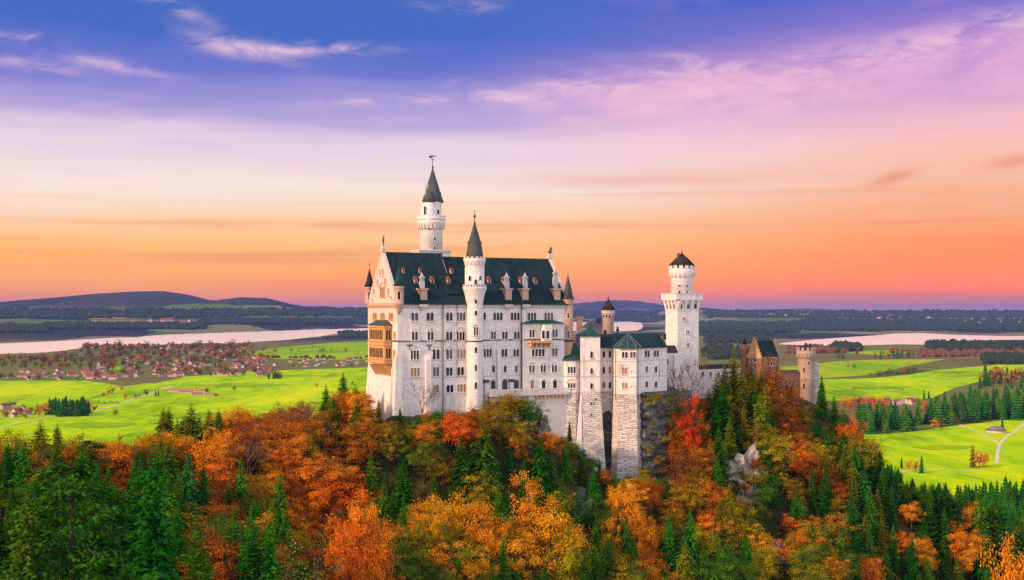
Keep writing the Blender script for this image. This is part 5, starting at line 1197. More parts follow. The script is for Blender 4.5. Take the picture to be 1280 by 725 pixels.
def broad_proto(seed, rx=.33, rz=.36, cz=.60, clumps=108, per=80, leaf=.0108, low=.16, ragged=.55, cl_r=.07):
    r = random.Random(seed); V = []; Fc = []; mb = MB()
    nz = [r.uniform(0, 9) for _ in range(3)]
    bx, by = r.uniform(-.03, .03), r.uniform(-.03, .03)
    mb.tube([(0, 0, -.04), (bx * .5, by * .5, .2), (bx, by, .42)], [.024, .018, .012], 7)
    cents = []
    tries = 0
    while len(cents) < clumps and tries < clumps * 8:
        tries += 1
        d = Vector((r.gauss(0, 1), r.gauss(0, 1), r.gauss(0, 1))).normalized()
        lob = 1 + ragged * mn.noise(Vector((d.x * 1.9 + nz[0], d.y * 1.9 + nz[1], d.z * 1.9 + nz[2]))) * 1.6
        rr = (r.random() ** .42) * lob
        c = Vector((bx + d.x * rx * rr, by + d.y * rx * rr, cz + d.z * rz * rr))
        if c.z < low: continue
        if c.z > .985: c.z = .985 - r.random() * .05
        cents.append(c)
    lim = sorted(cents, key=lambda c: -c.z)[::max(1, len(cents) // 26)]
    for c in lim:
        m_ = Vector((bx + (c.x - bx) * .45, by + (c.y - by) * .45, .30 + (c.z - .3) * .55)); mb.tube([(bx, by, .24 + r.random() * .16), tuple(m_), tuple(c)], [.012, .008, .003], 5)
    for c in cents:
        cr = cl_r * r.uniform(.65, 1.3)
        outw = Vector((c.x - bx, c.y - by, (c.z - cz) * .8 + .12)).normalized()
        for _ in range(int(per * r.uniform(.6, 1.3))):
            o_ = Vector((r.gauss(0, 1), r.gauss(0, 1), r.gauss(0, .62))) * cr * .62
            p = c + o_
            nrm = (outw + Vector((r.uniform(-1, 1), r.uniform(-1, 1), r.uniform(-.6, 1.0))) * .95).normalized()
            e = nrm.orthogonal().normalized(); e.rotate(Matrix.Rotation(r.random() * 6.28, 3, nrm)); g = nrm.cross(e)
            s_ = leaf * r.uniform(.6, 1.3); b = len(V)
            V += [tuple(p - e * s_), tuple(p + g * s_ * .62), tuple(p + e * s_), tuple(p - g * s_ * .62)]; Fc.append((b, b + 1, b + 2, b + 3))
    return V, Fc, mb
def bare_proto(seed, leaves=260):
    r = random.Random(seed); V = []; Fc = []; mb = MB(); tw = MB()
    def grow(p, d, ln, rad, dep):
        q_ = p + d * ln; m_ = (p + q_) / 2 + Vector((r.gauss(0, 1), r.gauss(0, 1), r.gauss(0, 1))) * ln * .06
        (mb if dep < 2 else tw).tube([tuple(p), tuple(m_), tuple(q_)], [rad, rad * .82, rad * .62], 5 if dep < 2 else 3)
        if dep >= 5:
            return
        for k in range(2 if dep else 4) if dep < 4 else range(3):
            a = Vector((r.gauss(0, 1), r.gauss(0, 1), r.gauss(0, 1) * .5)).normalized(); nd = (d * (1.0 if dep else .8) + a * .62 + Vector((0, 0, .16))).normalized()
            grow(q_, nd, ln * r.uniform(.62, .84), rad * .62, dep + 1)
        if dep in (1, 2): grow(q_, (d + Vector((r.gauss(0, .2), r.gauss(0, .2), .1))).normalized(), ln * .8, rad * .62, dep + 1)
    grow(Vector((0, 0, -.03)), Vector((0, 0, 1)), .29, .017, 0)
    zmax = max(v[2] for v in tw.v); k = .99 / zmax
    tw.v = [(a * k, b_ * k, c * k) for a, b_, c in tw.v]; mb.v = [(a * k, b_ * k, c * k) for a, b_, c in mb.v]
    for _ in range(leaves):
        v = r.choice(tw.v); p = Vector(v) + Vector((r.gauss(0, .012), r.gauss(0, .012), r.gauss(0, .012))); b = len(tw.v); s_ = r.uniform(.005, .011)
        e = Vector((r.gauss(0, 1), r.gauss(0, 1), r.gauss(0, 1))).normalized(); g = e.orthogonal().normalized()
        tw.add([p - e * s_, p + g * s_, p + e * s_, p - g * s_], [(0, 1, 2, 3)], 1)
    return tw, mb
PROTO = {'spruce': [spruce_proto(1), spruce_proto(2, 50, 8, 5, .22), spruce_proto(3, 66, 8, 5, .165, .08, .4), spruce_proto(4, 52, 8, 6, .24, .05, .8), spruce_proto(6, 46, 7, 5, .19, .12, .3), spruce_proto(7, 60, 9, 5, .20, .03, .65)],
         'pine': [pine_proto(5)],
         'broad': [broad_proto(11), broad_proto(12, .28, .40, .57), broad_proto(13, .38, .34, .60, 140), broad_proto(14, .31, .38, .58, 100, 80, .0112, .12, .55), broad_proto(15, .35, .36, .60, 90, 80, .0108, .15, .65, .065)],
         'thin': [broad_proto(21, .32, .40, .56, 120, 26, .009, .12, .45, .07), broad_proto(22, .28, .42, .55, 130, 26, .009, .1, .5, .07)],
         'shrub': [broad_proto(31, .55, .48, .46, 46, 46, .034, .02, .45, .17), broad_proto(32, .48, .5, .48, 40, 46, .034, .02, .5, .17)],
         'lowspruce': [tier_proto(41, .2), tier_proto(42, .23), tier_proto(43, .17)],
         'lowbroad': [broad_proto(43, .42, .42, .52, 26, 9, .055, .05, .4, .12), broad_proto(44, .38, .44, .52, 24, 9, .055, .05, .5, .12)]}
BARE = [bare_proto(51), bare_proto(52, 500)]
_cache = {}
def crown_mesh(form, i, m):
    k = (form, i, m)
    if k not in _cache:
        V, Fc, mb = PROTO[form][i]; me = leaf_mesh('crown', V, Fc); me.materials.append(MATS[m]); _cache[k] = me
    return _cache[k]
def trunk_mesh(form, i, m='bark'):
    k = ('t', form, i, m)
    if k not in _cache: _cache[k] = PROTO[form][i][2].mesh('trunk', [m])
    return _cache[k]
def low_mesh(form, i, m):
    k = ('l', form, i, m)
    if k not in _cache:
        V, Fc, mb = PROTO[form][i]; q = MB(); q.v = list(V); q.f = [list(f) for f in Fc]; q.m = [0] * len(Fc); q.s = [False] * len(Fc)
        b = len(V); q.v += mb.v; q.f += [[x + b for x in f] for f in mb.f]; q.m += [1] * len(mb.f); q.s += mb.s; _cache[k] = q.mesh('crown', [m, 'bark'])
    return _cache[k]
def bare_meshes(i, m):
    k = ('b', i, m)
    if k not in _cache:
        tw, mb = BARE[i]; _cache[k] = (tw.mesh('crown', ['bark_pale', m]), mb.mesh('trunk', ['bark_pale']))
    return _cache[k]
SPECIES = {   # key: (object name, form, leaf material, words); deciduous kinds split by leaf colour, species unknown
    'S': ('spruce_tree', 'spruce', 'needle_dark', 'dark green spruce', 'spruce'), 'B': ('spruce_tree', 'spruce', 'needle_blue', 'blue green spruce', 'spruce'), 'O': ('spruce_tree', 'spruce', 'needle_olive', 'yellowish olive conifer', 'spruce'),
    'P': ('pine_tree', 'pine', 'needle_dark', 'broad dark green pine', 'pine'),
    'o': ('vivid_autumn_tree', 'broad', 'leaf_orange', 'bright orange autumn tree', 'tree'), 'g': ('vivid_autumn_tree', 'broad', 'leaf_gold', 'golden yellow autumn tree', 'tree'), 'R': ('vivid_autumn_tree', 'broad', 'leaf_red', 'fiery red autumn tree', 'tree'),
    'r': ('beech_tree', 'broad', 'leaf_rust', 'rusty brown autumn tree', 'tree'), 't': ('beech_tree', 'thin', 'leaf_rust', 'thin rusty half bare tree', 'tree'),
    'v': ('olive_leaf_tree', 'broad', 'leaf_olive', 'olive green deciduous tree', 'tree'), 'u': ('olive_leaf_tree', 'thin', 'leaf_olive', 'thin olive half bare tree', 'tree'),
    'y': ('olive_leaf_tree', 'broad', 'leaf_yellow_olive', 'yellow olive autumn tree', 'tree'),
    'n': ('broadleaf_tree', 'broad', 'leaf_green', 'dark green leafy tree', 'tree'), 'w': ('broadleaf_tree', 'thin', 'leaf_grey', 'pale grey green thin tree', 'tree'),
    '1': ('shrub', 'shrub', 'leaf_olive', 'low olive shrub', 'shrub'), '2': ('shrub', 'shrub', 'leaf_green', 'low dark green shrub', 'shrub'), '3': ('shrub', 'shrub', 'leaf_rust', 'low rusty shrub', 'shrub'),
    'b': ('bare_tree', 'bare', 'leaf_brown', 'bare brown branching tree', 'tree')}
TREES = []
def make_tree(sp, x, y, z, h, px, py, label=None, zone=None, widen=1.0, low=False, group=None):
    name, form, m, words_, cat = SPECIES[sp]
    rz = rnd.random() * 6.28; hx = h * widen * rnd.uniform(.92, 1.1)
    if low:
        f = 'lowspruce' if form in ('spruce', 'pine') else 'lowbroad'; i = rnd.randrange(len(PROTO[f]))
        o = bpy.data.objects.new(name, low_mesh(f, i, m)); COL.objects.link(o); o.location = (x, y, z); o.rotation_euler = (0, 0, rz); o.scale = (hx, hx, h)
        o['category'] = cat; TREES.append((o, words_, zone, px, label, group)); return o
    o = bpy.data.objects.new(name, None); COL.objects.link(o); o.location = (x, y, z); o.rotation_euler = (0, 0, rz); o.scale = (hx, hx, h); o['category'] = cat
    o.empty_display_size = .1
    if form == 'bare':
        cm, tm = bare_meshes(rnd.randrange(2), m)
    else:
        i = rnd.randrange(len(PROTO[form])); cm = crown_mesh(form, i, m); tm = trunk_mesh(form, i)
    for nm, me in (('crown', cm), ('trunk', tm)):
        c = bpy.data.objects.new(nm, me); COL.objects.link(c); c.parent = o
    TREES.append((o, words_, zone, px, label, group)); return o

# ------------------------------------------------------------------ the forest below the castle
LIM = [(-100, 548), (0, 548), (30, 540), (60, 548), (100, 540), (150, 550), (180, 548), (205, 506), (222, 512), (237, 503), (250, 515), (270, 508), (300, 502), (330, 506), (360, 498), (390, 495), (412, 490), (440, 478), (452, 470), (458, 505), (470, 522), (485, 530), (505, 532), (520, 524), (545, 512), (580, 509), (605, 508), (618, 499), (640, 495), (662, 500), (676, 516), (690, 540), (712, 548), (730, 562), (750, 575), (768, 592), (800, 594), (806, 588), (830, 592), (846, 570), (852, 500), (865, 478), (885, 482), (905, 470), (930, 468), (960, 462), (968, 505), (1015, 512), (1022, 492), (1045, 500), (1062, 520), (1080, 540), (1100, 560), (1120, 580), (1140, 594), (1165, 600), (1200, 600), (1240, 588), (1280, 578), (1400, 570)]
_lx = np.array([l[0] for l in LIM], float); _ly = np.array([l[1] for l in LIM], float)
ZONES = [  # x0,x1,y0,y1, species weights - first that fits
 (345, 375, 520, 575, 'ooor'), (396, 446, 455, 515, 'SSr'), (440, 470, 470, 545, 'rroo'), (195, 275, 490, 545, 'OOur'), (-80, 60, 530, 585, 'vOuv'), (60, 120, 535, 580, 'OuvSr'), (120, 160, 540, 640, 'rorv'),
 (275, 440, 480, 560, 'rorotrbv'), (120, 200, 540, 575, 'rro'), (200, 300, 540, 600, 'rogtv'), (-80, 145, 560, 760, 'SSSSBPn'), (145, 235, 575, 760, 'SSSB'), (235, 320, 630, 760, 'SrSnr'), (235, 320, 590, 630, 'rtvor'),
 (320, 375, 630, 760, 'wnrtov'), (375, 432, 640, 760, 'rotvn'), (300, 440, 550, 650, 'rotvtgbuo'), (425, 490, 590, 760, 'ooorvn'), (440, 490, 540, 600, 'rvtto'),
 (470, 512, 490, 570, 'OSSv'), (512, 600, 500, 545, 'vnnvo'), (600, 672, 490, 550, 'vvvr'), (672, 735, 520, 570, 'oSSv'), (490, 560, 550, 615, 'nSnSv'), (560, 720, 545, 600, 'SnSnv'), (690, 765, 560, 620, 'vSrnn'),
 (505, 625, 595, 760, 'gnSnvn'), (625, 735, 595, 760, 'gnnvnS'), (735, 800, 600, 640, 'vSnn'), (755, 800, 585, 625, 'ggn'), (796, 838, 590, 690, 'ornvS'), (735, 800, 640, 760, 'nSnSv'), (838, 880, 480, 600, 'Rrvut'), (875, 955, 460, 600, 'OOSSyO'), (950, 1000, 500, 560, 'trvO'),
 (960, 1050, 545, 620, 'oryvOyS'), (1000, 1050, 470, 560, 'SSOv'), (1050, 1095, 500, 580, 'ovSSS'), (850, 900, 590, 640, 'gyoy'), (838, 960, 595, 690, 'yyvgOn'), (950, 1055, 595, 700, 'gyyvnSo'), (790, 850, 640, 760, 'nSvo'), (850, 960, 680, 760, 'SOnn'), (960, 1060, 690, 760, 'nvgw'), (1050, 1130, 580, 660, 'SSSOBS'), (1070, 1130, 650, 740, 'gSBSo'), (1050, 1400, 560, 780, 'SSBSBSOSSng')]
def pick(px, py):
    for x0, x1, y0, y1, w in ZONES:
        if x0 <= px < x1 and y0 <= py < y1: return rnd.choice(w)
    return rnd.choice('SvnSr')
def place_zone(px, py):
    if py < 560:
        t = [(120, 'on the far left skyline'), (280, 'on the skyline left of the castle'), (400, 'on the orange ridge left of the palace'), (480, 'against the gable end of the palace'), (600, 'at the foot of the white palace front'), (740, 'just under the palace terrace'), (850, 'beside the rough stone foundations'), (955, 'in front of the long low wing'), (1040, 'beside the red gatehouse'), (9999, 'on the ridge right of the gatehouse')]
    elif py < 640:
        t = [(150, 'in the upper left conifer stand'), (260, 'midway down the left hillside'), (360, 'in the middle of the left slope'), (460, 'on the slope left of the palace'), (560, 'below the palace gable'), (680, 'below the stair turret'), (800, 'at the foot of the stone foundations'), (900, 'below the tall square tower'), (1050, 'on the slope below the gatehouse'), (1150, 'edging the lower right wood'), (9999, 'back in the lower right wood')]
    else:
        t = [(110, 'in the bottom left corner'), (220, 'low left beside the corner'), (330, 'at the lower left'), (440, 'at the left slope foot'), (540, 'far below the palace gable'), (640, 'far below the stair turret'), (740, 'deep below the palace terrace'), (850, 'deep below the arched gate'), (960, 'deep below the square tower'), (1060, 'deep below the gatehouse'), (1160, 'near in the lower right wood'), (9999, 'in the bottom right corner')]
    return next(n for x, n in t if px < x)
BUF = np.zeros((200, 360), bool)
def seen(px, ytop, ybase, halfw, mark=True):
    """rough occlusion between crowns, near to far: share of this crown not yet covered"""
    cy, cx = (ytop + ybase) / 2 / 4, px / 4 + 20; ry, rx = max((ybase - ytop) / 8, .8), max(halfw / 4, .8)
    y0, y1 = int(max(0, cy - ry)), int(min(199, cy + ry)) + 1; x0, x1 = int(max(0, cx - rx)), int(min(359, cx + rx)) + 1
    if y1 <= y0 or x1 <= x0: return 0
    yy, xx = np.mgrid[y0:y1, x0:x1]; m_ = ((yy - cy) / ry) ** 2 + ((xx - cx) / rx) ** 2 <= 1.0
    m_ &= (yy < 182)
    sub = BUF[y0:y1, x0:x1]; vis = (m_ & ~sub).sum()
    if mark:
        c_ = ((yy - cy) / (ry * .85)) ** 2 + ((xx - cx) / (rx * .8)) ** 2 <= 1.0; sub |= c_
    return vis
LAND = [  # px, py of the top, distance, height, kind, label
 (190, 548, 205, 33, 'S', 'tall dark green spruce standing free, biggest of the lower left stand', 1.1), (92, 566, 188, 27, 'P', 'broad dark green pine with flat tiers of branches in lower left stand', 1.1), (105, 536, 250, 26, 'S', 'thin dark spruce tip rising above the far left skyline', .7), (30, 590, 180, 24, 'S', 'dark green spruce at the left border of the lower left stand', 1.0), (243, 622, 190, 24, 'S', 'dark spruce in shade just right of the tallest lower left spruce', 1.0),
 (407, 478, 345, 19, 'S', 'lower dark spruce of the close pair beside the palace gable', 1.2), (428, 462, 350, 20, 'S', 'taller dark spruce of the close pair nearer to the palace gable', 1.2), (204, 508, 330, 17, 'O', 'leftmost olive conifer of the skyline clump left of the castle', 1.5), (212, 506, 333, 17, 'O', None, 1.4), (237, 502, 335, 19, 'O', 'pointed olive conifer, tallest of the skyline clump left of the castle', 1.6), (259, 509, 330, 16, 'O', 'rightmost olive conifer of the skyline clump left of the castle', 1.5), (290, 517, 332, 11, 'S', None, 1.3), (24, 531, 300, 17, 'v', None, 1.0), (54, 523, 302, 19, 'O', None, 1.5), (72, 527, 304, 18, 'O', None, 1.5), (40, 540, 298, 15, 'u', None, 1.0), (6, 545, 300, 14, 'r', None, 1.0), (88, 542, 300, 15, 'v', None, 1.0), (130, 552, 298, 14, 'o', None, 1.1), (150, 556, 298, 14, 'r', None, 1.1), (172, 554, 300, 14, 'o', None, 1.1), (300, 512, 335, 14, 'r', None, 1.1), (357, 527, 325, 15, 'o', 'glowing orange tree in the middle of the left ridge', 1.0),
 (474, 496, 335, 14, 'O', 'small olive spruce before the white foot of the gable end', .9), (500, 505, 338, 12, 'S', 'slim green spruce in front of the white palace corner', .8), (712, 522, 352, 13, 'S', 'slim dark spruce standing before the polygonal stone turret base', .8), (640, 486, 345, 15, 'v', 'round olive tree with orange tints in front of the palace terrace', 1.35), (527, 474, 340, 15, 'b', 'bare pale branching tree in front of the white palace wall', .9), (535, 512, 338, 9, 'o', 'small orange tree at the foot of the bare pale tree', 1.1),
 (858, 436, 382, 17, 'b', 'bare brown tree in front of the square tower foot', 1.0), (866, 492, 372, 20, 'R', 'fiery red tree glowing between the cliff and olive conifers', .6), (876, 478, 386, 15, 't', None, .8), (612, 493, 343, 13, 'v', None, 1.2), (663, 494, 349, 14, 'n', None, 1.2), (626, 488, 342, 14, 'v', None, 1.3), (652, 490, 346, 14, 'n', None, 1.2), (950, 462, 400, 20, 'S', None, 1.2), (941, 450, 402, 22, 'O', None, 1.1), (985, 458, 414, 17, 't', None, 1.1), (975, 478, 404, 17, 'r', None, 1.0), (1002, 498, 410, 12, 'v', None, 1.0), (905, 450, 394, 25, 'O', None, 1.2), (926, 455, 396, 24, 'O', None, 1.2), (886, 482, 388, 20, 'O', None, 1.2), (895, 505, 380, 18, 'S', None, 1.2), (945, 486, 392, 20, 'O', None, 1.2), (930, 505, 382, 18, 'O', None, 1.2), (912, 520, 374, 17, 'O', None, 1.2), (946, 520, 380, 16, 'u', None, 1.1), (972, 472, 405, 17, 't', None, 1.1), (988, 490, 408, 13, 'r', None, 1.0), (958, 465, 402, 18, 'r', None, .9), (850, 470, 380, 13, 't', None, 1.0), (845, 500, 376, 9, 'r', None, 1.0), (917, 431, 398, 31, 'O', 'very tall olive spruce in front of the low wing, highest conifer', 1.05), (897, 462, 392, 25, 'O', 'tall olive spruce left of the highest conifer by the wing', 1.2), (937, 468, 395, 23, 'O', 'olive spruce right of the highest conifer by the wing', 1.2), (965, 438, 412, 22, 't', 'thin rusty half bare tree in front of the gatehouse roof', 1.0), (952, 447, 408, 20, 't', None, .9), (978, 455, 415, 18, 't', None, .9),
 (1027, 467, 426, 20, 'S', 'dark pointed spruce right beside the round gatehouse tower', .85), (1043, 490, 420, 17, 'S', None, .85), (1055, 505, 415, 16, 'S', None, .9), (575, 596, 305, 22, 'g', 'large golden tree low in the middle under the stair turret', .8), (545, 616, 298, 18, 'g', None, .75), (605, 622, 298, 20, 'g', None, .75), (655, 590, 308, 20, 'o', 'large orange tree under the palace terrace', .75), (690, 622, 304, 22, 'g', 'broad golden tree low under the palace terrace', .9), (652, 650, 298, 20, 'g', None, .8), (560, 655, 290, 14, 'n', None, 1.0), (625, 640, 300, 12, 'n', None, .9), (712, 655, 300, 14, 'v', None, .9), (520, 640, 288, 16, 'v', None, .9), (595, 680, 285, 12, 'g', None, 1.0), (762, 644, 318, 9.5, 'o', 'small round orange tree alone among dark trees below the foundations', 1.1), (772, 592, 338, 9, 'g', 'small golden tree at the foot of the arched gate', 1.0), (788, 606, 336, 9, 'g', None, 1.0), (812, 588, 345, 14, 'r', None, .8), (808, 640, 330, 12, 'o', None, .9), (450, 612, 262, 18, 'o', None, .7), (474, 645, 262, 17, 'o', None, .75), (435, 650, 250, 15, 'o', 'bright orange tree low below the slope left of palace', .75), (880, 594, 355, 8, 'g', 'small golden tree standing over the pale rock outcrop', 1.1), (985, 545, 385, 15, 'R', 'red orange tree on the slope under the gatehouse', .9), (1103, 645, 385, 12, 'g', 'golden tree at the left edge of the lower right wood', 1.2), (1268, 640, 330, 19, 'g', 'golden orange tree at the right border among dark spruces', 1.0), (380, 655, 215, 18, 'w', 'pale grey green tree low in front of the rusty slope', 1.0), (1000, 555, 388, 14, 'r', None, 1.0), (1065, 508, 410, 12, 'o', None, 1.0), (1080, 690, 350, 14, 'o', None, 1.0),
 (522, 556, 330, 15, 'S', None, 1.1), (562, 541, 334, 15, 'S', None, 1.1), (602, 548, 334, 15, 'S', None, 1.2), (636, 556, 332, 15, 'B', None, 1.2), (656, 572, 328, 16, 'S', None, 1.1), (690, 560, 336, 15, 'S', None, 1.1), (703, 588, 326, 16, 'S', None, 1.1), (742, 582, 340, 13, 'S', None, 1.1), (722, 604, 322, 15, 'B', None, 1.1), (542, 588, 318, 15, 'S', None, 1.1), (482, 592, 305, 17, 'S', None, 1.1), (505, 616, 296, 16, 'S', None, 1.0), (784, 640, 318, 15, 'S', None, 1.1), (835, 636, 330, 15, 'S', None, 1.1), (862, 632, 335, 16, 'S', None, 1.1), (622, 596, 315, 16, 'S', None, 1.0), (672, 604, 312, 15, 'S', None, 1.0), (530, 664, 285, 15, 'S', None, 1.0), (628, 668, 290, 14, 'S', None, 1.0), (745, 640, 310, 15, 'S', None, 1.0), (966, 592, 372, 16, 'S', None, 1.1), (1004, 612, 372, 16, 'O', None, 1.1), (1034, 592, 385, 16, 'S', None, 1.1), (895, 660, 335, 16, 'O', None, 1.1), (936, 668, 340, 16, 'O', None, 1.2), (1018, 655, 360, 16, 'S', None, 1.1), (465, 560, 318, 15, 'S', None, 1.1), (352, 580, 270, 17, 'S', None, 1.0), (300, 566, 290, 16, 'S', None, 1.1), (335, 632, 235, 18, 'S', None, 1.0)]
cands = []
for px, yt, Y, h, sp, lab, wd_ in LAND:
    x = (px - 640) / 1500 * Y; ztop = (388 - yt) / 1500 * Y; g = float(zt(x, Y)[0]); hh = min(max(ztop - g, h * .75), h * 1.6)
    if ztop - g > hh: hh = ztop - g
    hh = max(ztop - g, 5.0)
    cands.append((Y, x, g, hh, sp, px, lab, wd_ * min(1.0, h / hh * 1.1) if sp not in 'SBO' else wd_ * min(1.0, h / hh * 1.15)))
lp = [(c[1], c[0]) for c in cands]
gx = 4.7
def blocked(x, y):
    u, v = w2l(x, y); px = 640 + 1500 * x / y
    if -4.5 < u < UL + 5 and -5.2 < v < W + 20: return True
    if 690 < px < 838 and 362 < y < 470: return True
    if 796 < px < 870 and 366 < y < 405: return True
    if 826 < px < 880 and 388 < y < 470: return True
    if 866 < px < 1026 and 424 < y < 475: return True
    if 963 < px < 1012 and 426 < y < 475: return True
    return False
CLEAR = [(p[0], p[2], hit(p[0], p[1])[1], p[1] + p[3]) for p in ((924, 592, 22, 18), (975, 705, 20, 40), (733, 645, 12, 18), (674, 552, 9, 10))]
y = 165.0
while y < 930:
    sp_ = gx * (1.12 if y < 285 else 1.0 if y < 500 else 1.35)
    xa, xb = (-50 - 640) / 1500 * y, (1330 - 640) / 1500 * y; x = xa + rnd.random() * sp_
    while x < xb:
        X = x + rnd.uniform(-.42, .42) * sp_; Y = y + rnd.uniform(-.42, .42) * sp_; x += sp_
        px = 640 + 1500 * X / Y
        if blocked(X, Y) or (Y > 440 and px < 1045) or (Y > 500 and px < 1095): continue
        if px < 455 and Y > 365: continue
        g = float(zt(X, Y)[0])
        if any((X - a) ** 2 + (Y - b) ** 2 < 9 for a, b in lp): continue
        lo = np.interp(px, _lx, _ly) + rnd.uniform(0, 9); lo = max(lo, float(np.interp(px, [-60, 60, 75, 135, 150, 165, 215, 232, 330, 460, 470], [600, 600, 578, 578, 618, 570, 570, 612, 618, 620, 0]))) if Y < 275 else lo; zmax = -(lo - 388) / 1500 * Y
        ty = 388 - 1500 * (g + 11) / Y
        if any(abs(px - rx_) < rw_ and Y < rY_ + 2 and ty < rb_ for rx_, rw_, rY_, rb_ in CLEAR): continue
        sp = pick(px, ty)
        form = SPECIES[sp][1]
        h = rnd.uniform(13, 21) if form in ('spruce', 'pine') else rnd.uniform(10, 16.5)
        if px < 330 and Y < 290: h *= 1.2
        if px > 1050 and Y > 380: h *= rnd.uniform(1.0, 1.25)
        if sp == 'P': h *= 1.1
        h = min(h, zmax - g)
        if h < 4.6:
            if h < 1.2 or rnd.random() < .25: continue
            cands.append((Y, X, g, min(h, rnd.uniform(1.8, 4.0)), rnd.choice('123'), px, None, rnd.uniform(1.0, 1.6))); continue
        if h < 7 and sp in 'SBOP' and rnd.random() < .5: sp = rnd.choice('vnr')
        cands.append((Y, X, g, h, sp, px, None, rnd.uniform(.9, 1.2) if form != 'spruce' else rnd.uniform(.85, 1.45)))
    y += sp_
# a close fringe of small trees along the castle foot
for k in range(210):
    px = rnd.uniform(458, 812)
    if px < 702: u_ = Frame((0, -6, 0), (1, 0, 0), (0, -1, 0)).at(px, 500)[0]; Yf = l2w(u_, -6)[1]
    else: Yf = float(np.interp(px, [702, 720, 770, 812], [364, 362, 361, 366]))
    Y = Yf - rnd.uniform(0, 14); X = (px - 640) / 1500 * Y; g = float(zt(X, Y)[0]); lo = np.interp(px, _lx, _ly) + rnd.uniform(-3, 16); h = -(lo - 388) / 1500 * Y - g
    if h < 1.3: continue
    if h > 12: h = rnd.uniform(7, 12)
    sp = rnd.choice('nnSvnSr') if h > 4.6 else rnd.choice('123')
    if any(abs(px - rx_) < rw_ and Y < rY_ + 2 for rx_, rw_, rY_, rb_ in CLEAR[2:3]): continue
    cands.append((Y, X, g, h, sp, px, None, rnd.uniform(.9, 1.4)))
cands.sort(key=lambda c: c[0])
sel = []
for c in cands:
    Y, X, g, h, sp, px, lab, wd_ = c
    yt, yb = 388 - 1500 * (g + h) / Y, 388 - 1500 * (g + h * .12) / Y
    hw = h * wd_ * (.19 if SPECIES[sp][1] == 'spruce' else .33) * 1500 / Y
    vis = seen(px, yt, yb, hw)
    if vis < 2 and not lab: continue
    sel.append((vis, c, yt))
BIG = sorted([s for s in sel if s[1][4] in 'SBO'], key=lambda s: -(s[0] + (1e6 if s[1][6] else 0)))
far_spruce = set(id(s[1]) for s in BIG[205:])
wood = []
for vis, c, yt in sel:
    Y, X, g, h, sp, px, lab, wd_ = c
    if id(c) in far_spruce: wood.append(c); continue
    make_tree(sp, X, Y, g - .3, h, px, yt, lab, place_zone(px, yt + 350 * h / Y), wd_)
def merged(name, items, forms, mats_):
    VV = []; FF = []; MI = []
    for (x, y, z, h, w_, mi) in items:
        V, Fc, _ = PROTO[forms[mi] if y > 430 else 'spruce'][rnd.randrange(3)]; b = len(VV); a = rnd.random() * 6.28; ca, sa = math.cos(a) * h * w_, math.sin(a) * h * w_
        VV += [(x + v[0] * ca - v[1] * sa, y + v[0] * sa + v[1] * ca, z + v[2] * h) for v in V]; FF += [[i + b for i in f] for f in Fc]; MI += [mi] * len(Fc)
    me = leaf_mesh(name, VV, FF)
    for m_ in mats_: me.materials.append(MATS[m_])
    me.polygons.foreach_set('material_index', MI)
    o = bpy.data.objects.new(name, me); COL.objects.link(o); tag(o, kind='stuff'); return o
print('forest', len(sel), 'wood', len(wood))
for px, py, h, s_ in ((905, 618, 5, '1'), (918, 622, 4, '2'), (930, 617, 5, '3'), (942, 606, 5, '1'), (912, 572, 3, '2'), (935, 566, 4, '1'), (926, 600, 2.5, '2'), (948, 590, 5, '3'), (965, 714, 3, '2'), (985, 702, 3, '1')):
    x, y, z = hit(px, py); make_tree(s_, x, y - 2.0, z, h, px, py, None, 'growing over the pale rock outcrops', 1.1)
# bushes on the ledges of the cliff
for px, py, h in ((810, 500, 2.2), (822, 497, 2.0), (838, 500, 2.6), (846, 512, 2.8), (816, 528, 1.6), (832, 548, 2.2), (812, 560, 2.0), (842, 565, 3.0), (825, 575, 2.6), (836, 525, 1.6), (852, 540, 3.0), (806, 590, 3.0)):
    Y = float(np.interp(px, [800, 820, 850], [367, 366, 374])) - (py - 490) * .035; make_tree(rnd.choice('1213'), (px - 640) / 1500 * Y, Y, (388 - py) / 1500 * Y - h * .5, h, px, py, None, 'on the rock cliff beside the foundations', 1.2)
# undergrowth and leaf litter on the slopes
def undergrowth():
    V = []; Fc = []; MI = []
    n = 17000; Y = 165 + 300 * nrs.rand(n) ** .8; px = -60 + 1400 * nrs.rand(n); X = (px - 640) / 1500 * Y; g = zt(X, Y)
    for x, y, z, p in zip(X, Y, g, px):
        if blocked(x, y): continue
        s_ = rnd.uniform(.5, 1.5); mi = rnd.choice((0, 0, 0, 1, 1, 2, 3))
        if z + s_ > -(np.interp(p, _lx, _ly) - 388) / 1500 * y: continue
        for _ in range(9):
            c_ = Vector((x + rnd.gauss(0, s_ * .6), y + rnd.gauss(0, s_ * .6), z + abs(rnd.gauss(0, s_ * .5)))); e = Vector((rnd.gauss(0, 1), rnd.gauss(0, 1), rnd.gauss(0, .6))).normalized(); f = e.orthogonal().normalized(); q_ = rnd.uniform(.18, .42); b = len(V)
            V += [tuple(c_ - e * q_), tuple(c_ + f * q_ * .6), tuple(c_ + e * q_), tuple(c_ - f * q_ * .6)]; Fc.append((b, b + 1, b + 2, b + 3)); MI.append(mi)
    me = leaf_mesh('undergrowth', V, Fc)
    for m_ in ('leaf_green', 'leaf_olive', 'leaf_rust', 'leaf_gold'): me.materials.append(MATS[m_])
    me.polygons.foreach_set('material_index', MI); o = bpy.data.objects.new('undergrowth', me); COL.objects.link(o); tag(o, kind='stuff')
undergrowth()

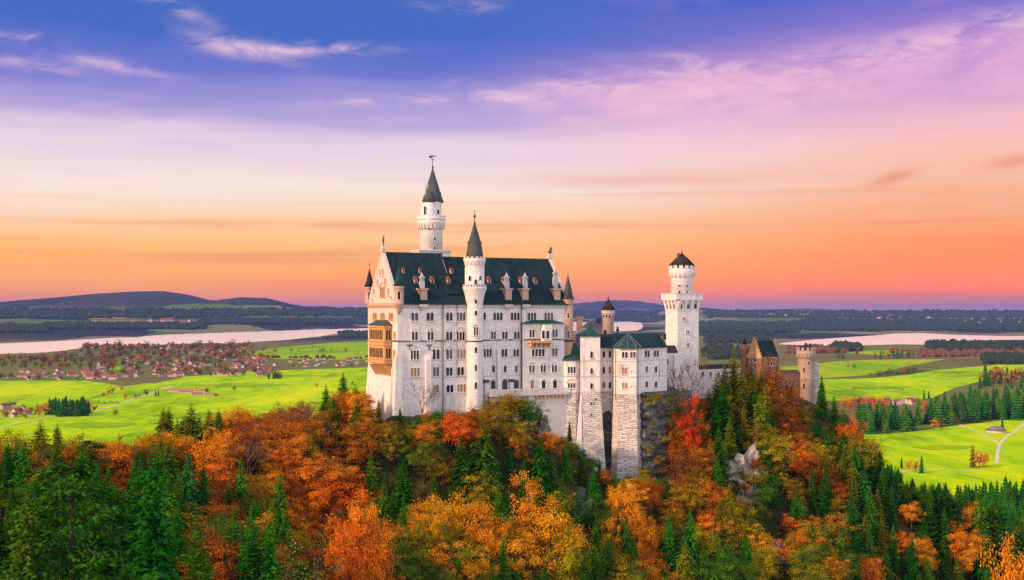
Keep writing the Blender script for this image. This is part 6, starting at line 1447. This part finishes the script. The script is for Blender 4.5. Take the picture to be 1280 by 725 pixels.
# ------------------------------------------------------------------ trees of the plain
def ptree(px, py, hpx, sp, zone, label=None, wd_=1.0):
    x, y, z = plain(px, py); h = hpx * y / 1500
    if sp in 'SBO' and hpx < 21 and not label: wood.append((y, x, z, h, sp, px, None, wd_)); return
    make_tree(sp, x, y, z, h, px, py, label, zone, wd_, True)
for k in range(20): ptree(62 + k * 2.5 + rnd.uniform(-1.2, 1.2), 519.5 + rnd.uniform(-2.5, 1.5), rnd.uniform(17, 24), 'B', 'in the dense dark grove on the left meadow', None, 1.7)
for px, py, h, s in ((50, 519, 15, 'r'), (57, 520, 19, 'o'), (64, 517, 18, 'r'), (45, 518, 10, 'v'), (38, 517, 10, 'v'), (110, 512, 15, 'r'), (118, 515, 12, 'r'), (104, 509, 12, 'b')): ptree(px, py, h, s if s != 'b' else 'r', 'around the dark grove on the left meadow')
for px, py, h, s, l in ((144, 521, 12, 'v', 'round olive bush alone on the bright meadow right of the grove'), (150, 553, 12, 'v', 'olive bush low on the bright meadow above the left forest'), (293, 489, 8, 'v', 'small olive tree alone in the middle of the left meadow'), (396, 484, 6, 'v', None), (440, 481, 5, 'n', None), (183, 496, 11, 'n', None), (194.5, 495.5, 10, 'S', None), (198, 495, 9, 'S', None), (157, 499, 10, 'o', None), (170, 499, 8, 'r', None), (175, 497, 6, 'v', None), (136, 493, 9, 'r', None), (141, 492, 10, 'r', None), (152, 489, 8, 'o', None), (129, 497, 8, 'r', None), (258, 492, 9, 'n', None), (246, 489, 6, 'v', None), (270, 497, 7, 'r', None)): ptree(px, py, h, s, 'scattered on the left meadow by the farm', l)
for k in range(12): ptree(120 + k * 2.6, 505.5 + rnd.uniform(-.6, .6), rnd.uniform(3, 5), 'n', 'in the hedge left of the farm')
for k in range(16): ptree(rnd.uniform(330, 352), 473 + rnd.uniform(-1.5, 1), rnd.uniform(7, 11), 'B' if rnd.random() < .75 else 'r', 'in the clump right of the village')
for k in range(26): ptree(rnd.uniform(360, 470), rnd.choice((449, 459, 440)) + rnd.uniform(-1, 1), rnd.uniform(3, 6), rnd.choice('rnv'), 'along the road right of the village')
TOWN_T = [(0, 140, 446, 462, 95, 'bvrnb'), (130, 340, 446, 471, 160, 'bnvnr'), (100, 310, 434, 446, 110, 'brvnb'), (160, 185, 448, 456, 6, 'oo'), (250, 345, 436, 450, 26, 'rv'), (0, 50, 510, 524, 12, 'vrv'), (0, 130, 470, 476, 14, 'rn')]
for x0, x1, y0, y1, n, ss in TOWN_T:
    for k in range(n): ptree(rnd.uniform(x0, x1), rnd.uniform(y0, y1), rnd.uniform(6.0, 12.0), rnd.choice(ss), 'between the houses of the village' if y1 < 500 else 'by the houses at the left border')
# right side: spruces in the band across the meadow, the copse, hedges
for k in range(84):
    px = rnd.uniform(1066, 1300); ptree(px, np.interp(px, [1066, 1130, 1200, 1300], [545, 541, 530, 524]) - rnd.uniform(0, 11), rnd.uniform(22, 36), rnd.choice('SSBBS'), 'in the dark tree belt across the right meadow', None, 1.5)
for k in range(30):
    px = rnd.uniform(1180, 1300); ptree(px, rnd.uniform(503, 514), rnd.uniform(18, 28), rnd.choice('SBB'), 'in the dark tree belt across the right meadow', None, 1.5)
for px, py, h, s in ((1075, 525, 22, 'r'), (1083, 530, 18, 'w'), (1168, 538, 16, 'o'), (1176, 537, 15, 'r'), (1196, 531, 9, 'r'), (1155, 500, 14, 'B'), (1161, 499, 12, 'B'), (1157, 514, 16, 'o'), (1224, 486, 14, 'B'), (1253, 535, 18, 'S')): ptree(px, py, h, s, 'on the edge of the right tree belt')
for k in range(18): ptree(1052 + k * 3.4 + rnd.uniform(-1, 1), 507 + rnd.uniform(-3, 4), rnd.uniform(9, 15), rnd.choice('ooro'), 'along the houses beyond the right tree belt')
for k in range(34): ptree(rnd.uniform(1224, 1300), rnd.uniform(470, 487), rnd.uniform(11, 19), rnd.choice('BBSSr'), 'in the dark copse at the right border', None, 1.4)
for k in range(22):
    t_ = rnd.random(); ptree(1088 + 64 * t_, 472 - 7 * t_ + rnd.uniform(-1, 1), rnd.uniform(5, 10), rnd.choice('rvn'), 'in the hedge crossing the right meadow')
for k in range(30): ptree(rnd.uniform(1044, 1160), rnd.uniform(443, 449), rnd.uniform(7, 13), rnd.choice('BBSrv'), 'in the tree row below the right lake')
for px, py, h, s in ((1108, 487, 4, 'v'), (1068, 488, 5, 'r'), (1128, 489, 4, 'n'), (1068, 461, 7, 'n'), (1060, 460, 5, 'r')): ptree(px, py, h, s, 'alone on the right meadow')
for px, py, h, s in ((1216, 585, 30, 'O'), (1224, 586, 26, 'o'), (1230, 584, 20, 'o'), (1152, 592, 24, 'B'), (1144, 590, 16, 'o'), (1136, 588, 14, 'g'), (1127, 586, 16, 'B')): ptree(px, py, h, s, 'at the near edge of the right meadow')
# the smaller and hidden spruces, past the few hundred that show largest
merged('spruce_wood', [(c[1], c[0], c[2] - .3, c[3], c[7], 0 if c[4] != 'B' else 1) for c in wood], ['lowspruce', 'lowspruce'], ['needle_dark', 'needle_blue'])
# woods too far away to count
_fy = np.exp(np.linspace(math.log(1300), math.log(26000), 500))
def far_hit(px, py):
    z = zfar(np.full(500, float(px)), _fy); k = z > (388 - py) / 1500 * _fy
    return float(_fy[np.argmax(k)]) if k.any() else None
def far_wood(boxes, name, mats_):
    V = []; Fc = []; MI = []
    for x0, x1, y0, y1, n, mi, h0 in boxes:
        for k in range(n):
            px = rnd.uniform(x0, x1); py = rnd.uniform(y0, y1); Y = far_hit(px, py)
            if Y is None: continue
            if Y > 6000:
                # lift onto rising land
                z = float(zfar(np.array([px]), np.array([Y]))[0])
            else: z = PLAIN
            X = (px - 640) / 1500 * Y; h = h0 * rnd.uniform(.7, 1.3); w_ = h * rnd.uniform(.45, .9) * (1 if Y < 7000 else 1.4); b = len(V); a = rnd.random() * 6
            V += [(X, Y, z + h)] + [(X + w_ * math.cos(a + q_ * 1.2566) * rnd.uniform(.7, 1.2), Y + w_ * math.sin(a + q_ * 1.2566), z + h * rnd.uniform(.4, .62)) for q_ in range(5)] + [(X + w_ * .8 * math.cos(a + q_ * 1.2566), Y + w_ * .8 * math.sin(a + q_ * 1.2566), z - 1) for q_ in range(5)]
            for q_ in range(5):
                q2 = (q_ + 1) % 5; Fc += [(b, b + 1 + q_, b + 1 + q2), (b + 1 + q_, b + 6 + q_, b + 6 + q2, b + 1 + q2)]; MI += [mi, mi]
    me = leaf_mesh(name, V, Fc)
    for m_ in mats_: me.materials.append(MATS[m_])
    me.polygons.foreach_set('material_index', MI); o = bpy.data.objects.new(name, me); COL.objects.link(o); tag(o, kind='stuff')
far_wood([(55, 255, 406, 412, 900, 0, 26), (0, 60, 409, 416, 260, 0, 24), (250, 460, 400, 406, 700, 0, 28), (0, 300, 388, 399, 700, 0, 30), (300, 460, 388, 396, 500, 0, 30), (880, 1300, 389, 398, 1200, 0, 30), (425, 475, 416, 423, 200, 0, 22), (1158, 1320, 429, 441, 420, 0, 20), (1150, 1320, 441, 447, 240, 1, 18), (1230, 1320, 447, 456, 200, 0, 20), (1040, 1075, 432, 440, 120, 0, 22), (985, 1060, 434, 442, 160, 1, 18), (880, 960, 434, 450, 160, 0, 22), (875, 1000, 404, 416, 800, 0, 28), (1000, 1300, 400, 414, 1600, 0, 28), (880, 960, 418, 430, 160, 0, 22), (720, 830, 396, 401, 200, 0, 30), (0, 460, 447, 449, 60, 1, 12), (100, 300, 432, 436, 160, 1, 14)], 'distant_wood', ['meadow_wood', 'leaf_brown'])

# pale pastures on the rising land beyond the lakes
def far_field(cx, cy, w, h, m):
    pts = []
    for k in range(14):
        a = 6.2832 * k / 14; px, py = cx + w * math.cos(a) * rnd.uniform(.7, 1.1), cy + h * math.sin(a) * rnd.uniform(.7, 1.1); Y = far_hit(px, py)
        if Y is None: return
        pts.append(((px - 640) / 1500 * Y, Y))
    c_ = (sum(p[0] for p in pts) / 14, sum(p[1] for p in pts) / 14); V = []; Fc = []; rings = 5
    for r_ in range(1, rings + 1):
        for p in pts:
            X, Y = c_[0] + (p[0] - c_[0]) * r_ / rings, c_[1] + (p[1] - c_[1]) * r_ / rings; V.append((X, Y, float(zfar(np.array([640 + 1500 * X / Y]), np.array([Y]))[0]) + 4))
    V.append((c_[0], c_[1], float(zfar(np.array([640 + 1500 * c_[0] / c_[1]]), np.array([c_[1]]))[0]) + 4))
    for r_ in range(rings - 1):
        for k in range(14): k2 = (k + 1) % 14; Fc.append((r_ * 14 + k, (r_ + 1) * 14 + k, (r_ + 1) * 14 + k2, r_ * 14 + k2))
    for k in range(14): Fc.append((len(V) - 1, k, (k + 1) % 14))
    me = leaf_mesh('field', V, Fc); me.materials.append(MATS[m]); o = bpy.data.objects.new('field', me); COL.objects.link(o); tag(o, kind='structure')
for cx, cy, w, h, m in ((60, 403, 50, 1.6, 'field_green'), (140, 398, 40, 1.6, 'field_dry'), (230, 399, 60, 1.4, 'field_green'), (330, 395, 50, 2.2, 'field_green'), (300, 402, 45, 1.3, 'field_dry'), (400, 397, 40, 1.6, 'field_green'), (30, 410, 30, 1.0, 'field_green'), (430, 402, 26, 1.2, 'field_dry'), (190, 392, 30, 1.2, 'field_dry'),
    (260, 385, 70, 3.0, 'field_green'), (380, 390, 60, 2.6, 'field_green'), (90, 392, 50, 2.0, 'field_dry'), (330, 386, 30, 2.2, 'field_dry'), (900, 396, 26, 1.2, 'field_green'), (960, 393, 40, 1.0, 'field_dry'), (1000, 399, 45, 1.2, 'field_green'), (920, 409, 36, 1.3, 'field_dry'), (930, 421, 30, 1.4, 'field_green'), (1080, 395, 50, 1.0, 'field_green'), (1150, 400, 50, 1.0, 'field_dry'), (1230, 394, 44, 1.0, 'field_green'), (1220, 405, 40, 1.1, 'field_green'), (1060, 407, 36, 1.0, 'field_dry'), (1120, 411, 40, .9, 'field_green'), (790, 398, 24, 1.0, 'field_green')):
    far_field(cx, cy, w * 1.2, h * 1.5, 'pasture' if m == 'field_green' else m)
# ------------------------------------------------------------------ village
def house_mesh(roofm, L=13, w=9.5, h=5.5, rh=4.2):
    mb = MB(); mb.extr_u([(-w / 2, 0), (-w / 2, h), (0, h + rh - .4), (w / 2, h), (w / 2, 0)][::-1], -L / 2, L / 2, 0)
    mb.extr_u([(-w / 2 - .8, h - .4), (-w / 2 - .8, h), (0, h + rh + .2), (w / 2 + .8, h), (w / 2 + .8, h - .4), (0, h + rh - .2)][::-1], -L / 2 - .6, L / 2 + .6, 1)
    mb.box(L * .2, L * .2 + .9, -.45, .45, h + rh - 1, h + rh + 1.3, 0)
    for s_ in (-1, 1):
        for a in (-.32, 0, .32): mb.box(a * L - .6, a * L + .6, s_ * (w / 2 + .03) - .02, s_ * (w / 2 + .03) + .02, h * .35, h * .7, 2)
    return mb.mesh('village_house', ['house_wall', roofm, 'glass_dark'])
HM = [(house_mesh('house_roof_red'), 'red roofed'), (house_mesh('house_roof_brown', 15, 10), 'brown roofed'), (house_mesh('house_roof_dark', 12, 10, 6), 'dark roofed'), (house_mesh('house_roof_red', 18, 11, 6, 5), 'long red roofed')]
HOUSES = []
def house(px, py, zone, scale=1.0, i=None):
    x, y, z = plain(px, py)
    if py < 415:
        y = far_hit(px, py) or y; x = (px - 640) / 1500 * y; z = float(zfar(np.array([px]), np.array([y]))[0])
    me, w_ = HM[rnd.randrange(4) if i is None else i]; o = bpy.data.objects.new('village_house', me); COL.objects.link(o); o.location = (x, y, z); o.rotation_euler = (0, 0, rnd.uniform(-.6, .6) + (1.57 if rnd.random() < .4 else 0)); o.scale = (scale,) * 3
    o['category'] = 'house'; HOUSES.append((o, w_, zone, px))
for x0, x1, y0, y1, n, zn in ((200, 312, 434, 447, 56, 'on the lakeside of the village'), (150, 345, 448, 471, 130, 'in the middle of the village below the lake'), (0, 145, 464, 475, 40, 'at the left end of the village'), (362, 462, 450, 459, 22, 'in the row right of the village')):
    for k in range(n): house(rnd.uniform(x0, x1), rnd.uniform(y0, y1), zn, rnd.uniform(.8, 1.2))
for px, py in ((3, 511), (10, 515), (16, 509), (22, 517), (28, 512), (35, 519), (6, 521), (17, 522)): house(px, py, 'at the left border beside the dark grove', .85)
for k in range(11): house(1072 + k * 7 + rnd.uniform(-2, 2), 505.5 + rnd.uniform(-1.5, 1.5), 'beyond the right tree belt', .95)
for k in range(30): house(*rnd.choice(((rnd.uniform(165, 240), rnd.uniform(402, 407)), (rnd.uniform(1090, 1200), rnd.uniform(395, 400)), (rnd.uniform(1200, 1275), rnd.uniform(402, 406)), (rnd.uniform(960, 1000), rnd.uniform(393, 397)))), 'far beyond the lakes', 3.0)
ORD = ['', 'leftmost', 'second', 'third', 'fourth', 'fifth', 'sixth', 'seventh', 'eighth', 'ninth', 'tenth', 'eleventh', 'twelfth']
NUM = ['', 'one', 'two', 'three', 'four', 'five', 'six', 'seven', 'eight', 'nine', 'ten', 'eleven', 'twelve']
def plural(w_): return w_ + 's' if not w_.endswith(('s', 'sh')) else w_ + 'es'
def label_all(items, limit=12):
    def fit(l): return l if len(l.split()) <= 16 else l.replace(' half bare', '').replace('yellow ', '').replace('small ', '')
    gr = {}
    for it in items:
        if it[4]: it[0]['label'] = it[4]
        else: gr.setdefault((it[1], it[2]), []).append(it)
    for (w_, zn), its in gr.items():
        zn = ' '.join(zn.split())
        its.sort(key=lambda i: i[3]); n = len(its)
        for k, it in enumerate(its):
            if n == 1: it[0]['label'] = f'only {w_} {zn}'
            elif n <= limit:
                o_ = 'leftmost' if k == 0 else 'rightmost' if k == n - 1 else f'{ORD[k + 1]} from left'
                it[0]['label'] = f'{o_} among {plural(w_)} {zn}'
            else: it[0]['label'] = f'{w_} {zn}'
            it[0]['label'] = fit(it[0]['label'])
            if n > 1: it[0]['group'] = f'{plural(w_)} {zn}'
label_all(TREES)
label_all([(o, 'small ' + w_ + ' house', zn, px, None) for o, w_, zn, px in HOUSES])
# barns of the farm
fm = [(218, 490, 1.0, 'long tan roofed barn at the left end of the farm on the meadow'), (232, 492, 1.25, 'large tan barn in the middle of the farm on the meadow'), (246, 494.5, 1.0, 'brown barn in front at the right of the farm yard'), (252, 490.5, 1.1, 'barn at the back right of the farm on the meadow'), (262, 495, .8, 'small barn at the right end of the farm on the meadow')]
bmsh = MB(); bmsh.extr_u([(-6, 0), (-6, 4), (0, 7.4), (6, 4), (6, 0)][::-1], -11, 11, 0); bmsh.extr_u([(-6.8, 3.6), (-6.8, 4), (0, 8), (6.8, 4), (6.8, 3.6), (0, 7.5)][::-1], -11.6, 11.6, 1); bme = bmsh.mesh('barn', ['house_wall', 'barn_wood'])
for i, (px, py, s_, lb) in enumerate(fm):
    o = bpy.data.objects.new('barn', bme); COL.objects.link(o); x, y, z = plain(px, py); o.location = (x, y, z); o.scale = (s_, s_, s_); o.rotation_euler = (0, 0, .3 * (i % 3) - .2); tag(o, lb, 'barn', 'barns of the farm on the left meadow')
def church(px, py, h, label):
    x, y, z = plain(px, py); c_ = tag(empty('church', (x, y, z), .4), label, 'church')
    mb = MB(); mb.box(-4, 4, -4, 4, 0, h * .62); mb.build('tower', 'house_wall', c_)
    mb = MB(); mb.pyramid([(-4.4, -4.4), (4.4, -4.4), (4.4, 4.4), (-4.4, 4.4)], h * .622, (0, 0, h)); mb.build('spire', 'house_roof_red', c_)
    mb = MB(); mb.extr_u([(-7, 0), (-7, 10), (0, 16), (7, 10), (7, 0)][::-1], 4.01, 26, 0); n_ = mb.build('nave', 'house_wall', c_); mb = MB(); mb.extr_u([(-7.8, 9.4), (-7.8, 10), (0, 16.8), (7.8, 10), (7.8, 9.4), (0, 16.05)][::-1], 4.2, 27, 0); mb.build('nave_roof', 'house_roof_red', c_)
church(123, 462, 34, 'white village church with pointed red tower left of the village')
church(211, 438, 40, 'village church with tall reddish spire near the lake shore')
x, y, z = plain(1245, 541); hp = tag(empty('hay_shed', (x, y, z), .3), 'small pale round roofed shed beside the forked path', 'shed')
mb = MB(); mb.lathe(0, 0, [(13, 0), (13, 4)], 14); mb.build('wall', 'trim_stone', hp); mb = MB(); mb.lathe(0, 0, [(14.5, 3.9), (9, 7.5), (.5, 10)], 14); mb.build('roof', 'roof_grey', hp)

# ------------------------------------------------------------------ evening haze over the plain
mb = MB(); mb.box(-40000, 40000, -300, 60000, PLAIN - 1.2, 290)
m, t, out = mat('haze'); pv = t.new('ShaderNodeVolumePrincipled'); pv.inputs['Color'].default_value = (0.24, 0.38, 1.0, 1); pv.inputs['Density'].default_value = 2.1e-5; pv.inputs['Anisotropy'].default_value = 0.1
t.l.new(pv.outputs[0], out.inputs['Volume'])
hz = mb.build('haze', 'haze'); tag(hz, kind='stuff')
